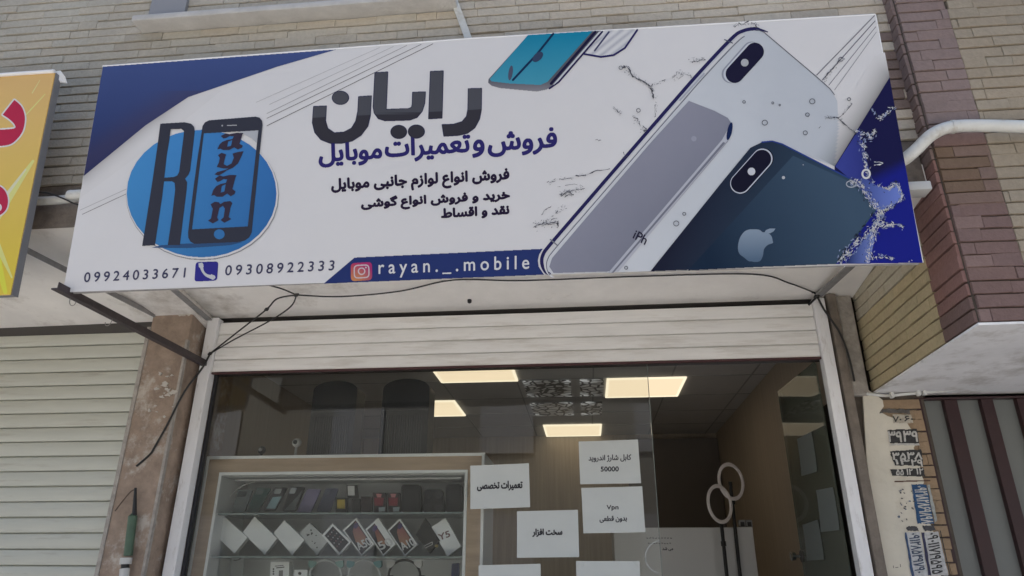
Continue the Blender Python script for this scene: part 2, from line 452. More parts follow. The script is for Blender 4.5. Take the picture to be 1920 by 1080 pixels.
# cement strip and dark recess between shutter rail and wall
b = MB(); b.box(1.285, 1.335, G - .05, G + .1, 0, 2.99, .012); b.build('cement_strip', mat('brown_cement', (.2, .17, .14), .9, noise=.3, nscale=12, bump=.6), bld, smooth=True)
b = MB(); b.box(1.338, 1.42, G - .02, G + .1, 2.45, 2.985, .01); b.build('cement_fill', mat('grey_cement'
, (.38, .35, .31)), bld)
# window ledge and window at the top
za = onY(400, 15, 2.58)[2]
zl = onY(256, 38, 2.555)[2] + .022; xl = onY(250, 25, 2.56)[0]
b = MB(); b.box(xl, -.55, 2.555, 2.72, zl - .022, zl + .016, .008); b.build('window_ledge', mat('ledge_plaster', (.5, .49, .47), .85, noise=.15, nscale=8, bump=.5), bld, smooth=True)
b = MB(); xw = onY(343, 6, 2.6)[0]; b.box(xl + .03, xw, 2.625, 2.66, zl + .017, zl + .6)
o = b.build('window', mat('window_frame_grey', (.25, .25, .26), .5), bld)
b = MB(); b.box(xl + .06, xw - .03, 2.62, 2.6245, zl + .06, zl + .56); b.build('pane', mat('dark_pane', (.03, .03, .035), .1), o)
b = MB()
for k in range(6):
    x = xl + .09 + k * .045; b.slab([(x, 2.618, zl + .034), (x + .012, 2.618, zl + .034), (x - .05, 2.618, zl + .2), (x - .062, 2.618, zl + .2)], (0, -.006, 0))
b.build('grille', mat('grille_grey', (.3, .3, .3), .6), o)
# shell of the shop
CZ = 3.05
m_ceil = mat('shop_ceiling_tiles', (.55, .54, .53), .6, noise=.05)
b = MB(); b.box(-2.45, 1.40, 3.7, 7.7, CZ, CZ + .05); b.build('shop_ceiling', m_ceil, bld)
b = MB()
for k in range(7): b.box(-2.45, 1.40, 4.15 + k * .6 - .006, 4.15 + k * .6 + .006, CZ - .004, CZ - .0005)
for k in range(6): b.box(-1.71 + k * .6 + .59, -1.71 + k * .6 + .602, 3.7, 7.7, CZ - .003, CZ - .0002)
b.build('ceiling_grid', mat('ceiling_rail', (.3, .3, .3), .5), bld)
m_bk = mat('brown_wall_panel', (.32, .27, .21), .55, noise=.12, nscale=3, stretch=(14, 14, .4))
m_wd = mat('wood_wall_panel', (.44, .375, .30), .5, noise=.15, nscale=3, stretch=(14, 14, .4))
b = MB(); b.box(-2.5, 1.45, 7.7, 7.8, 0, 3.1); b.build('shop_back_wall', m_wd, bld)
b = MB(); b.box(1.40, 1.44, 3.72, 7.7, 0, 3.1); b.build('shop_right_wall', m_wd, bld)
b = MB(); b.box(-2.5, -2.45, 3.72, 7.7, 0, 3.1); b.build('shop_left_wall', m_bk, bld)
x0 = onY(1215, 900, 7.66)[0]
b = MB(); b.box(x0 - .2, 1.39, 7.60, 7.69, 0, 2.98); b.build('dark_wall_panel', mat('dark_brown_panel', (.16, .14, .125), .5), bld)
b = MB(); b.box(-2.5, 1.44, 3.7, 7.8, .001, .02); b.build('shop_floor', mat('shop_floor_tiles', (.3, .28, .25), .3), bld)
b = MB(); b.box(-2.1, 1.29, G + .05, G + .10, 2.66, 3.2); b.box(-6.5, px0, 3.5, 3.6, 2.86, 3.2); b.build('shop_lintel', mat('lintel_gap_shade', (.07, .065, .06), .9), bld)  # dark colour stands in for the shade in the gaps above the shutters
b = MB(); b.box(-12, 9, W + .26, 9, 3.26, 7.4); b.build('upper_storey_sun_block', m_mortar, bld)  # unseen plain box added to keep the sun off the front
b = MB(); b.box(-12, -2.56, 3.62, 9, 0, 3.25); b.build('neighbour_light_block', m_mortar, bld)  # unseen filler added to stop light leaking in behind the left shutter
b = MB(); b.box(1.70, 9, 3.75, 9, 0, 3.25); b.build('door_side_light_block', m_mortar, bld)  # unseen filler added to stop light leaking in behind the red door
# patterned ceiling tiles
def deco():
    m = mat('patterned_tile', (.2, .2, .2), .35); n = m.node_tree; L = n.links; bs = n.nodes['Principled BSDF']
    tc = n.nodes.new('ShaderNodeTexCoord'); mp = n.nodes.new('ShaderNodeMapping'); mp.inputs['Scale'].default_value = (8, 8, 1); L.new(tc.outputs['Object'], mp.inputs[0])
    v = n.nodes.new('ShaderNodeTexVoronoi'); v.feature = 'DISTANCE_TO_EDGE'; v.inputs['Scale'].default_value = 1.6; L.new(mp.outputs[0], v.inputs['Vector'])
    r = n.nodes.new('ShaderNodeValToRGB'); r.color_ramp.elements[0].position = .07; r.color_ramp.elements[0].color = (.03, .03, .03, 1); r.color_ramp.elements[1].position = .13; r.color_ramp.elements[1].color = (.8, .8, .8, 1)
    L.new(v.outputs['Distance'], r.inputs[0]); L.new(r.outputs[0], bs.inputs['Base Color'])
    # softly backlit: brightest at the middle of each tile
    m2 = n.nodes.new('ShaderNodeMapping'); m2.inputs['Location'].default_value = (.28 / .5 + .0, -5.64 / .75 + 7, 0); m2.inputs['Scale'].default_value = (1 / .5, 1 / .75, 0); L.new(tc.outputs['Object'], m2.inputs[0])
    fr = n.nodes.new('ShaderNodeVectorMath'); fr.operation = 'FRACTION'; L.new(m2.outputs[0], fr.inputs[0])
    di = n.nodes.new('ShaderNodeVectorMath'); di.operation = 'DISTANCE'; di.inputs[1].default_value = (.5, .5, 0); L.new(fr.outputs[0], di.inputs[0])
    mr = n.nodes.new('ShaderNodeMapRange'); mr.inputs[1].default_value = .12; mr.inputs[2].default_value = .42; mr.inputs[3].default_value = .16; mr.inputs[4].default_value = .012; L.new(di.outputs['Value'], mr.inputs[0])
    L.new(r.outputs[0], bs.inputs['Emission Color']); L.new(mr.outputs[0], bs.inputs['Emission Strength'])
deco()
b = MB()
for x in (-.50, .0):
    for y in (5.35, 6.1):
        if x < -.4: b.box(x + .03, x + .41, y + .03, y + .55, CZ - .008, CZ - .004)
        else: b.box(x - .32 + .3, x + .17, y + .03, y + .55, CZ - .008, CZ - .004)
b.build('patterned_tiles', MATS['patterned_tile'], bld)

# ------------------------------------------------------------------ building across the street (mirrored in the glass)
opp = thing('street_building', 'pale building across the street, seen only mirrored in the shop glass', 'building', (0, -11, 0))
b = MB(); b.box(-16, 16, -12, -11, -.14, 7.2); b.build('facade', mat('pale_render', (.16, .155, .14), .9, noise=.1, nscale=1), opp)
for x in range(-14, 15, 4):
    for z in (1.0, 4.6):
        b = MB(); b.box(x - .7, x + .7, -10.995, -10.94, z, z + 2.1); o = b.build('window', mat('window_frame_grey', (.25, .25, .26), .5), opp)
        b = MB(); b.box(x - .62, x + .62, -10.935, -10.93, z + .08, z + 2.02); b.build('pane', MATS['dark_pane'], o)

# ------------------------------------------------------------------ shop roller shutter (rolled up) with white rails
def shutter(mb, x0, x1, y, z0, z1, h, depth=.012, rib=.002):
    z = z0
    prof = []
    while z < z1 - .001:
        t = min(h, z1 - z)
        prof += [(y + depth, z), (y + .001, z + .002)] + [(y - rib * math.sin(math.pi * q), z + .003 + (t - .009) * q) for q in (.08, .2, .35, .5, .65, .8, .92)] + [(y + .001, z + t - .0055), (y + depth, z + t - .0045)]
        z += h
    n = 14; wob = {}
    for i, (a, c) in enumerate(prof):           # slats sag and bow a millimetre or so
        k = int((c - z0) / h + 1e-4)
        if k not in wob: wob[k] = (random.uniform(-.0012, .0012), random.uniform(-.0014, .0014), random.uniform(0, 6))
    rows = []
    for a, c in prof:
        k = int((c - z0) / h + 1e-4); p, q, ph = wob.get(k, (0, 0, 0))
        rows.append([mb.v((x0 + (x1 - x0) * j / n, a + q * math.sin(ph + j * .7), c + p * math.sin(ph + j * .5))) for j in range(n + 1)])
    for A, B in zip(rows, rows[1:]):
        for j in range(n): mb.bm.faces.new((A[j], A[j + 1], B[j + 1], B[j]))
m_alu = mat('white_aluminium', (.80, .79, .76), .42, noise=.07, nscale=5, stain=((.50, .46, .40), 4), smin=.5, smax=.85, stretch=(.7, 1, 6))
sh = thing('roller_shutter', 'white roller shutter rolled up above the phone shop glass, between two white rails', 'shutter', (-.4, G - .03, 2.65))
b = MB(); shutter(b, -2.035, 1.213, G - .022, 2.650, 2.948, .0745); b.build('slat_curtain', m_alu, sh, smooth=True)
b = MB(); b.box(-2.035, 1.213, G - .03, G - .012, 2.640, 2.652, .002); b.build('bottom_bar', mat('bar_dark_red', (.06, .02, .02), .6), sh)
m_rail = mat('white_rail', (.80, .80, .80), .4, noise=.06, nscale=5, stain=((.42, .39, .35), 9), smin=.56, smax=.8, stretch=(3, 3, .7))
b = MB(); b.box(-2.10, -2.037, G - .05, G + .01, 0, 2.965, .003); b.build('rail', m_rail, sh)
b = MB(); b.box(1.215, 1.272, G - .05, G + .01, 0, 2.965, .003); b.build('rail', m_rail, sh)
b = MB(); b.box(-2.125, -2.1015, G - .01, G + .05, 0, 2.96); b.build('gasket', mat('dark_red_strip', (.05, .012, .012), .6), sh); b = MB(); b.box(1.2735, 1.2835, G - .02, G + .02, 0, 2.96); b.build('gasket', mat('dark_red_strip', (.05, .012, .012), .6), sh)
# left neighbour shutter
m_alu2 = mat('cream_aluminium', base((146, 147, 138)), .45, noise=.06, nscale=5, stain=((.28, .24, .18), 4), smin=.56, smax=.85, stretch=(.6, 1, 6))
s2 = thing('roller_shutter', 'closed cream roller shutter of the neighbouring shop, left of the pillar', 'shutter', (-3.5, 3.5, 0))
b = MB(); shutter(b, -5.2, px0 - .008, 3.49, .05, 2.875, .0765, .016, .006); b.build('slat_curtain', m_alu2, s2, smooth=True)
b = MB(); b.box(px0 - .03, px0 - .004, 3.455, 3.482, 0, 2.87, .002); b.build('rail', m_rail, s2)

# ------------------------------------------------------------------ glass front
m_glass = glass_mat('clear_glass', (.97, .985, .975))
def dust(m, amt, col):                        # thin uneven film of dust and smears on the glass
    n = m.node_tree; o = n.nodes['Material Output']; l = o.inputs[0].links[0].from_socket
    tc = n.nodes.new('ShaderNodeTexCoord'); mp = n.nodes.new('ShaderNodeMapping'); mp.inputs['Scale'].default_value = (2.2, 2.2, .8); n.links.new(tc.outputs['Object'], mp.inputs[0])
    t = n.nodes.new('ShaderNodeTexNoise'); t.inputs['Scale'].default_value = 2.5; t.inputs['Detail'].default_value = 9; t.inputs['Distortion'].default_value = .8; n.links.new(mp.outputs[0], t.inputs['Vector'])
    r_ = n.nodes.new('ShaderNodeMapRange'); r_.inputs[1].default_value = .35; r_.inputs[2].default_value = .75; r_.inputs[3].default_value = amt * .25; r_.inputs[4].default_value = amt; n.links.new(t.outputs[0], r_.inputs[0])
    d = n.nodes.new('ShaderNodeBsdfDiffuse'); d.inputs[0].default_value = (*col, 1); x = n.nodes.new('ShaderNodeMixShader')
    n.links.new(r_.outputs[0], x.inputs[0]); n.links.new(l, x.inputs[1]); n.links.new(d.outputs[0], x.inputs[2]); n.links.new(x.outputs[0], o.inputs[0])
dust(m_glass, .014, (.6, .62, .62))
win = thing('shop_window', 'large fixed glass pane of the phone shop carrying paper notices', 'window', (-.8, G + .02, 0))
XE = onY(1218, 760, G + .02)[0]
b = MB(); b.box(-2.03, XE, G + .02, G + .028, .12, 2.70); b.build('glass_pane', m_glass, win)
b = MB(); b.box(-2.036, -2.022, G + .012, G + .036, .1, 2.70); b.box(-2.03, XE, G + .012, G + .036, .08, .12)
b.build('frame', mat('black_gasket', (.015, .015, .02), .5), win)
b = MB(); b.box(XE + .0005, XE + .003, G + .019, G + .029, .12, 2.70); b.build('pane_edge', mat('glass_edge', (.20, .24, .22), .2), win)
ac = [(1238 + 28 * math.cos(t), 1044 + 30 * math.sin(t)) for t in np.linspace(R(95), R(265), 14)]
b = MB(); b.tube([onY(x, y, G + .017) for x, y in ac], .0025, 6); b.build('finger_pull', mat('frosted_edge', (.5, .52, .5), .4), win, smooth=True)
# open door leaf
H = Vector((1.205, G + .04, 0)); F = Vector(onZ(1461, 732, 2.65)); D = Vector((F.x - H.x, F.y - H.y, 0)); DL = D.length; D.normalize()
DN = Vector((D.y, -D.x, 0)); DN = DN if DN.x < 0 else -DN
dr = thing('glass_door', 'glass shop door standing open against the right wall with papers stuck on it', 'door', (H.x, H.y, 0))
m_glass2 = glass_mat('green_glass', (.78, .84, .80), 1.5)
_n = m_glass2.node_tree; _o = _n.nodes['Material Output']; _l = _o.inputs[0].links[0].from_socket
_d = _n.nodes.new('ShaderNodeBsdfDiffuse'); _d.inputs[0].default_value = (.16, .17, .13, 1); _m = _n.nodes.new('ShaderNodeMixShader'); _m.inputs[0].default_value = .45
_n.links.new(_l, _m.inputs[1]); _n.links.new(_d.outputs[0], _m.inputs[2]); _n.links.new(_m.outputs[0], _o.inputs[0])
b = MB(); b.slab([H + Vector((0, 0, .05)), H + D * DL + Vector((0, 0, .05)), H + D * DL + Vector((0, 0, 2.645)), H + Vector((0, 0, 2.645))], DN * .01); b.build('glass_pane', m_glass2, dr)
b = MB(); b.slab([H + D * DL + Vector((0, 0, .05)), H + D * (DL + .003) + Vector((0, 0, .05)), H + D * (DL + .003) + Vector((0, 0, 2.645)), H + D * DL + Vector((0, 0, 2.645))], DN * .01)
b.build('pane_edge', MATS['glass_edge'], dr)
P0 = np.array(H + DN * .012); N0 = np.array(DN)
kp = Vector(on_plane((1503, 1043), P0, N0)[0])
b = MB(); b.tube([kp, kp + DN * .03, kp + DN * .035, kp + DN * .055, kp + DN * .06], [.008, .008, .022, .024, .014], 14); b.build('knob', mat('chrome', (.5, .5, .48), .15, 1), dr, smooth=True)
b = MB(); b.tube([kp - DN * .0125, kp + DN * .002], .032, 16); b.build('lock_plate', mat('lock_black', (.02, .02, .02), .3), dr, smooth=True)

# ------------------------------------------------------------------ papers
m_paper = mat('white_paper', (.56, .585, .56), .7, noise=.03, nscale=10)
INK = (.03, .03, .035)
def paper(name, quad, label, cat, art=None, plane=None, n=8, m=None, curl=.003):
    p0, N = plane if plane else ((0, G + .014, 0), (0, -1., 0)); N = nrm(np.array(N, float))
    mb = MB(); q = [on_plane(p, p0, N)[0] for p in quad]; g = []
    for i in range(n + 1):
        row = []
        for j in range(n + 1):
            u, v = i / n, j / n
            p = (q[0] * (1 - u) + q[1] * u) * (1 - v) + (q[3] * (1 - u) + q[2] * u) * v
            k = curl * max(0, (abs(u - .5) * 2) ** 6 * (abs(v - .5) * 2) ** 4)
            row.append(mb.v(p + N * k))
        g.append(row)
    for i in range(n):
        for j in range(n): mb.bm.faces.new((g[i][j], g[i + 1][j], g[i + 1][j + 1], g[i][j + 1]))
    t = thing(name, label, cat, tuple(q[0]), 'paper notices taped to the shop glass')
    o = mb.build('sheet', m or m_paper, t, fix=False); md = o.modifiers.new('s', 'SOLIDIFY'); md.thickness = .0004
    if art:
        a = Art(np.array(p0) + N * .0012, N, .0003); art(a); a.build('lettering', t, PAPERINK)
    return t
c5 = lambda x, y: (860 + x / 3.857, 800 + y / 3.857)
def box5(x0, x1, y0, y1): a = c5(x0, y0); c = c5(x1, y1); return a[0], c[0], a[1], c[1]
paper('paper_notice', [(882, 873.4), (991.7, 868.7), (994, 951), (882, 954.8)], 'white paper reading repairs in bold Persian, leftmost of the upper notices, over the cabinet edge', 'notice',
      lambda a: a.add(text('تعمیرات تخصصی', *box5(135, 460, 395, 462), -.02), INK, step=.4, dil=.7))
paper('paper_notice', [(1085, 828), (1196, 824), (1202, 906), (1088, 908)], 'white paper with the price 50000 under a line of Persian, highest notice', 'notice',
      lambda a: (a.add(text('کابل شارژ اندروید', *box5(940, 1247, 203, 254), -.02), (.07, .07, .08), step=.4, dil=.4), a.add(text('50000', *box5(1028, 1157, 289, 323), -.01, fa=False), INK, step=.4, dil=.3)))
paper('paper_notice', [(1090, 915), (1204, 912), (1210, 998), (1094, 1000)], 'white paper reading Vpn above Persian words, just below the price notice', 'notice',
      lambda a: (a.add(text('Vpn', *box5(1070, 1155, 567, 608), -.01, fa=False), INK, step=.4, dil=.25), a.add(text('بدون قطعی', *box5(1020, 1216, 645, 692), -.02), (.05, .05, .06), step=.4, dil=.45)))
paper('paper_notice', [(969.4, 958.7), (1083.5, 956), (1086, 1044.5), (969.4, 1045.8)], 'white paper reading hardware in bold Persian, lowest whole notice, beside the Vpn paper', 'notice',
      lambda a: a.add(text('سخت افزار', *box5(535, 748, 738, 795), -.01), INK, step=.4, dil=.75))
paper('paper_notice', [(897.6, 1060), (1013.5, 1057), (1015, 1145), (897, 1148)], 'white paper cut by the bottom of the picture, right beside the display cabinet', 'notice')
paper('paper_notice', [(1080, 1052), (1199, 1052), (1203, 1140), (1082, 1141)], 'creased white paper cut by the bottom of the picture, under the Vpn notice', 'notice', curl=.012)
a = Art((0, G + .0175, 0), (0, -1, 0))
a.add(text('می شد', 1242, 1262, 1026, 1033, 0), INK, step=.4, dil=.3)
for y, x0, x1 in ((1009, 1212, 1262), (1019, 1215, 1260)):
    a.add([q for k in range(9) for q in stroke([(x0 + k * (x1 - x0) / 9, y + random.uniform(-1, 1)), (x0 + (k + .6) * (x1 - x0) / 9, y + random.uniform(-1, 1))], 1.6)], (.12, .12, .12), step=.5)
tag(a.build('sticker_lettering', None, PAPERINK), 'small black Persian sticker lettering on glass edge above the round finger pull', 'sticker')
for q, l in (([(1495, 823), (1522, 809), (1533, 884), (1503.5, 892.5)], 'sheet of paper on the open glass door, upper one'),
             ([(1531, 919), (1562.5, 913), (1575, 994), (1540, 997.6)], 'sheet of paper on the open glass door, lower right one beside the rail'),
             ([(1505.5, 984), (1534, 974), (1546, 1049), (1513.6, 1051)], 'reflected sheet of paper modelled on the open glass door just above the knob')):  # last sheet is a reflection in the glass, built as paper
    paper('paper_notice', q, l, 'notice', plane=(P0 + N0 * .001, N0), m=mat('shaded_paper', (.16, .18, .17), .7))  # white paper coloured darker, as if dimmed behind the door glass

# ------------------------------------------------------------------ ceiling lights
m_lamp = emit_mat('warm_panel', (1.0, .80, .54), .38)
def lamp(x0, x1, y0, y1, label):
    t = thing('ceiling_light', label, 'ceiling light', ((x0 + x1) / 2, (y0 + y1) / 2, CZ), 'square warm light panels in the shop ceiling')
    b = MB(); z = CZ - .004
    for q in ((x0, x1, y0, y0 + .02), (x0, x1, y1 - .02, y1), (x0, x0 + .02, y0 + .02, y1 - .02), (x1 - .02, x1, y0 + .02, y1 - .02)): b.box(*q, z - .012, z)
    b.build('frame', emit_mat('panel_rim', (1.0, .86, .62), .43), t)
    b = MB(); b.box(x0 + .02, x1 - .02, y0 + .02, y1 - .02, z - .006, z - .001); b.build('diffuser', m_lamp, t)
lamp(.19, .80, 5.35, 5.95, 'warm square ceiling panel seen partly through the open doorway, rightmost')
lamp(-1.11, -.50, 4.74, 5.34, 'warm square ceiling panel directly under the shutter edge')
lamp(-1.73, -1.115, 5.96, 6.56, 'warm square ceiling panel half hidden by the tall black loudspeaker')
lamp(-.41, .18, 7.09, 7.67, 'warm square ceiling panel at the back wall, lowest in view')
# ------------------------------------------------------------------ entrance door at the right
ed = thing('entrance_door', 'dark red metal door with vertical frosted glass strips beside the stencilled wall', 'door', (2.2, G + .03, 0))
m_red = mat('dark_red_paint', (.034, .012, .013), .4, noise=.15, nscale=8)
m_strip = mat('frosted_grey_glass', (.165, .175, .165), .45, noise=.05, nscale=3)
XD = onY(1716, 745, G)[0]; zt = 2.44
st = [(1722, 1764), (1789, 1833), (1856, 1900), (1923, 1965), (1990, 2032), (2057, 2099), (2124, 2166)]
xs = [(onY(a_, 752, G + .05)[0], onY(b_, 752, G + .05)[0]) for a_, b_ in st]; xs[0] = (XD + .03, xs[0][1])
zs_ = onY(1740, 752, G + .05)[2]
b = MB(); b.box(XD, 3.2, G + .01, G + .10, zs_, zt, .002); b.box(XD, xs[0][0], G + .01, G + .10, 0, zs_, .002)
for (p, q), (r_, s_) in zip(xs, xs[1:] + [(xs[-1][1] + .4, 0)]): b.box(q, r_, G + .02, G + .08, 0, zs_, .003)
b.build('frame', m_red, ed)
for p, q in xs:
    b = MB(); b.box(p, q, G + .05, G + .056, 0, zs_); b.build('glass_strip', m_strip, ed)
# painted numbers on the wall
c6 = lambda x, y: (1540 + x / 6, 720 + y / 6); c7 = lambda x, y: (1600 + x / 5.4, 880 + y / 5.4)
st_t = bld
A = Art((0, G - .006, 0), (0, -1, 0)); BLK = (.045, .045, .045); WHT = (.55, .54, .50); BLU = (.03, .09, .20)
def num6(t, x0, x1, y0, y1, c, dil, layer=2): p, q = c6(x0, y0), c6(x1, y1); A.add(text(t, p[0], q[0], p[1], q[1], .02, fa=False), c, layer, step=.4, dil=dil)
def rough(quad, fn, n=9, j=1.0):
    q = [np.array(fn(*p)) for p in quad]; out = []
    for i in range(4):
        for k in range(n):
            t = k / n; out.append(q[i] * (1 - t) + q[(i + 1) % 4] * t + np.array([random.uniform(-j, j), random.uniform(-j, j)]))
    return out
A.add(rough([(800, 340), (1010, 345), (1035, 440), (810, 440)], c6, j=.5), (.46, .42, .34), 1)
num6('۷۰', 805, 900, 365, 425, BLK, .45); num6('۶۰', 935, 1030, 360, 420, BLK, .45)
A.add(rough([(690, 280), (990, 285), (1000, 330), (650, 325)], c6, j=1.2), (.12, .11, .10), 1)
A.add(rough([(745, 520), (1075, 500), (1100, 665), (770, 665)], c6, j=1), BLK, 1)
num6('۳۹', 750, 905, 535, 650, WHT, .7); num6('۳۹', 920, 1085, 530, 645, WHT, .7)
A.add(rough([(800, 670), (1100, 665), (1105, 690), (760, 690)], c6, j=.5), WHT, 1)
A.add(rough([(770, 755), (1125, 735), (1150, 920), (830, 920)], c6, j=1.2), BLK, 1)
num6('۳۵', 800, 950, 775, 850, WHT, .7); num6('۳۸', 965, 1135, 770, 845, WHT, .7)
num6('۱۳', 830, 990, 850, 905, WHT, .6); num6('۲۹', 1010, 1140, 850, 930, WHT, .6)
A.add(rough([(775, 960), (1150, 945), (1165, 1035), (800, 1035)], c6, j=1), BLK, 1)
num6('۵۵', 845, 925, 960, 1025, WHT, .5); num6('۱۲', 960, 1025, 955, 1020, WHT, .5); num6('۱۲', 1070, 1145, 950, 1015, WHT, .5)
def vnum(t, tl, tr, bl, c, dil):               # digits stacked sideways: reading down the wall
    o = np.array(c7(*tl)); u = np.array(c7(*bl)) - o; v = np.array(c7(*tr)) - o
    A.add(text_at(t, o, u, v, fa=False), c, 2, step=.4, dil=dil)
A.add(rough([(590, 155), (740, 155), (820, 550), (650, 550)], c7, j=.8), BLU, 1)
vnum('۰۹۲۱۸۲۸۶۹۸۹۸', (612, 170), (735, 170), (690, 545), WHT, .5)
A.add(rough([(745, 155), (775, 155), (850, 520), (825, 540)], c7, j=.8), (.38, .40, .38), 1)
A.add(rough([(520, 640), (670, 635), (760, 1075), (600, 1085)], c7, j=.6), (.52, .53, .53), 1)
A.add(rough([(518, 640), (540, 640), (620, 1085), (590, 1085)], c7, j=.8), (.05, .09, .18), 2)
vnum('۰۹۱۲۸۵۴۹۷۹۰', (560, 650), (665, 645), (625, 1050), (.06, .08, .13), .5)
A.add(rough([(715, 640), (860, 630), (965, 1075), (780, 1075)], c7, j=.6), (.52, .52, .51), 1)
A.add(rough([(690, 640), (716, 640), (790, 1075), (760, 1075)], c7, j=.6), (.05, .05, .10), 2)
vnum('۰۹۰۱۱۷۱۹۵۹۵', (745, 650), (855, 640), (800, 1060), BLK, .6)
A.add([q for q in stroke([c7(880, 620), c7(930, 850), c7(980, 1070)], 1.6)], BLK, 2)
A.add(rough([(530, 580), (640, 575), (660, 625), (550, 625)], c7, j=1.2), (.07, .07, .075), 1)
A.add(rough([(700, 570), (820, 570), (830, 620), (720, 625)], c7, j=1.2), (.07, .07, .075), 1)
for k in range(22):
    x, y = random.uniform(450, 620), random.uniform(200, 560); A.add(ell(*c7(x, y), random.uniform(.8, 3), random.uniform(.5, 1.6), random.random()), (.12, .12, .13) if k % 3 else (.06, .11, .2), 2, step=.5)
A.add([q for p in (((405, 975), (408, 1000)), ((425, 995), (455, 992)), ((475, 960), (478, 990))) for q in stroke([c7(*p[0]), c7(*p[1])], 1.2)], (.15, .14, .13), 2, step=.4)
A.add(stroke([c7(415, 125), c7(600, 118), c7(780, 115)], 2.2), (.13, .07, .05), 2)
A.build('stencilled_numbers', bld, PAINT)

# ------------------------------------------------------------------ THE SIGN
SP0 = np.array([-2.14237, 2.50743, 2.70]); SN = np.array([.0063584, -.99462869, -.10331182])
sign = thing('shop_sign', 'long white and blue phone shop sign board with pictures of phones and Persian lettering', 'sign', tuple(SP0))
def sp(x, y, off=0.): return Vector(on_plane((x, y), SP0 + SN * off, SN)[0])
corners = [(193, 125), (885, 73), (1641, 28), (1730, 492), (1010, 515.5), (118, 548)]
m_vinyl = mat('white_vinyl', (.655, .645, .64), .42, noise=.03, nscale=1.3, bump=.6, bscale=2.2, spec=.3)
b = MB(); b.slab([sp(*c) for c in corners], -SN * .004); b.build('face', m_vinyl, sign)
m_steel = mat('steel_tube', (.3, .29, .28), .5, .3, noise=.3, nscale=20)
b = MB(); cc = [sp(*c, -.022) for c in corners]
ctr = sum(cc, Vector()) / 6
for i in range(6):
    p, q = cc[i] + (ctr - cc[i]).normalized() * .016, cc[(i + 1) % 6] + (ctr - cc[(i + 1) % 6]).normalized() * .016
    b.tube([p, q], .015, 4)
b.build('back_frame', m_steel, sign)
# folded white hem of the vinyl
b = MB(); b.tube([sp(*c, -.003) for c in ((193, 124.5), (885, 72.5), (1641, 27.5))], .0045, 6); b.tube([sp(*c, -.003) for c in ((1641, 27.5), (1730, 492.5))], .0035, 6)
b.build('hem', mat('hem_white', (.8, .8, .8), .4), sign, smooth=True)
a = Art(SP0, SN, ink=.72); NAVY = base((37, 49, 95)); PCOL = lambda *c: base(c)
def navygrad(x, y):
    t = min(1, max(0, (y - 100) / 230)); c = np.array(base((60, 74, 118))) * (1 - t) + np.array(base((32, 42, 82))) * t
    e = abs((x - 310) * .55 + (y - 205) * .83) / 28
    if x < 400 and y > 170: c = c * (1 - .35 * math.exp(-e * e)) + np.array([.10, .07, .10]) * .35 * math.exp(-e * e)
    return c
nb = [(630, 93), (520, 125), (397, 167), (353, 182), (273, 235), (157, 330)]
# grey drop shadow printed beside the navy shapes
def segd(x, y, L):
    d = 1e9
    for (x0, y0), (x1, y1) in zip(L, L[1:]):
        t = min(1, max(0, ((x - x0) * (x1 - x0) + (y - y0) * (y1 - y0)) / ((x1 - x0) ** 2 + (y1 - y0) ** 2)))
        d = min(d, math.hypot(x - x0 - t * (x1 - x0), y - y0 - t * (y1 - y0)))
    return d
VN = np.array((.91, .896, .889))
def tlshade(x, y):
    t = max(0, 1 - segd(x, y, nb[2:]) / 30) * min(1, max(0, (400 - x) / 90)); return VN * (1 - .34 * t * t)
a.add([(397, 167), (353, 182), (273, 235), (157, 330), (150, 372), (300, 262), (372, 205), (415, 170)], tlshade, 1, grad=True, seg=4)
a.add([(193, 125), (630, 93)] + nb[1:], navygrad, 3, grad=True)
for p, q, wd, g in (((500, 236), (812, 82), 1.1, .16), ((500, 222), (790, 83), 1., .22), ((500, 213), (763, 85), .8, .32), ((505, 196), (738, 87), .6, .42), ((480, 192), (712, 89), .6, .5), ((154, 402), (240, 362), 1., .25), ((150, 394), (240, 353), .7, .42)):
    a.add(stroke([p, q], wd), (g, g, g * 1.03), 3, step=.5)
a.build('printed_background', sign, PRINT)
# logo
a = Art(SP0, SN, .0004, ink=.72); cl = lambda x, y: (240 + x / 3.6, 200 + y / 3.6)
a.add(ell(379.5, 365.5, 143.5, 122.5), (.33, .34, .36), 4); a.add(ell(379, 364, 142.8, 122), (.9, .89, .885), 5)
def bl(x, y):
    t = min(1, max(0, (x - 238) / 280)); c = np.array(base((62, 122, 172))) * (1 - t) + np.array(base((48, 96, 150))) * t; return c * (1 - .12 * (y - 363) / 120)
a.add(ell(378, 363, 140.5, 119.5), bl, 6, grad=True)
a.build('logo_disc', sign, PRINT)
CH = base((50, 52, 62)); CH2 = base((52, 46, 60))
a.add([[cl(*p) for p in [(225, 935), (365, 925), (700, 915), (770, 915), (690, 935), (560, 945), (400, 955), (160, 952)]]], (.05, .12, .27), 7, step=.5)
Rp = [(218, 115), (380, 105), (425, 115), (445, 135), (451, 165), (440, 260), (420, 430), (408, 460), (385, 487), (399, 510), (396, 560), (350, 935), (268, 935), (300, 720), (318, 560), (315, 515), (295, 503), (243, 505), (232, 600), (182, 935), (95, 940), (118, 800), (165, 500), (195, 290)]
Rh = [(288, 152), (360, 150), (378, 165), (375, 200), (345, 440), (332, 465), (310, 474), (245, 480), (262, 330), (280, 220)]
pcol = lambda x, y: np.array(CH) * (1.1 - .003 * (y - 240) * .5)
a.add([[cl(*p) for p in Rp], [cl(*p) for p in Rh]], CH, 8, step=.5, eo=True)
Ph = [(497, 170), (503, 130), (520, 105), (548, 92), (860, 67), (888, 74), (905, 95), (908, 125), (895, 250), (835, 850), (818, 882), (790, 903), (755, 913), (450, 926), (422, 912), (407, 885), (405, 850), (440, 560), (470, 340)]
a.add([[cl(*p) for p in Ph], [cl(*p) for p in [(512, 180), (880, 160), (808, 808), (432, 828)]]], CH, 8, step=.5, eo=True)
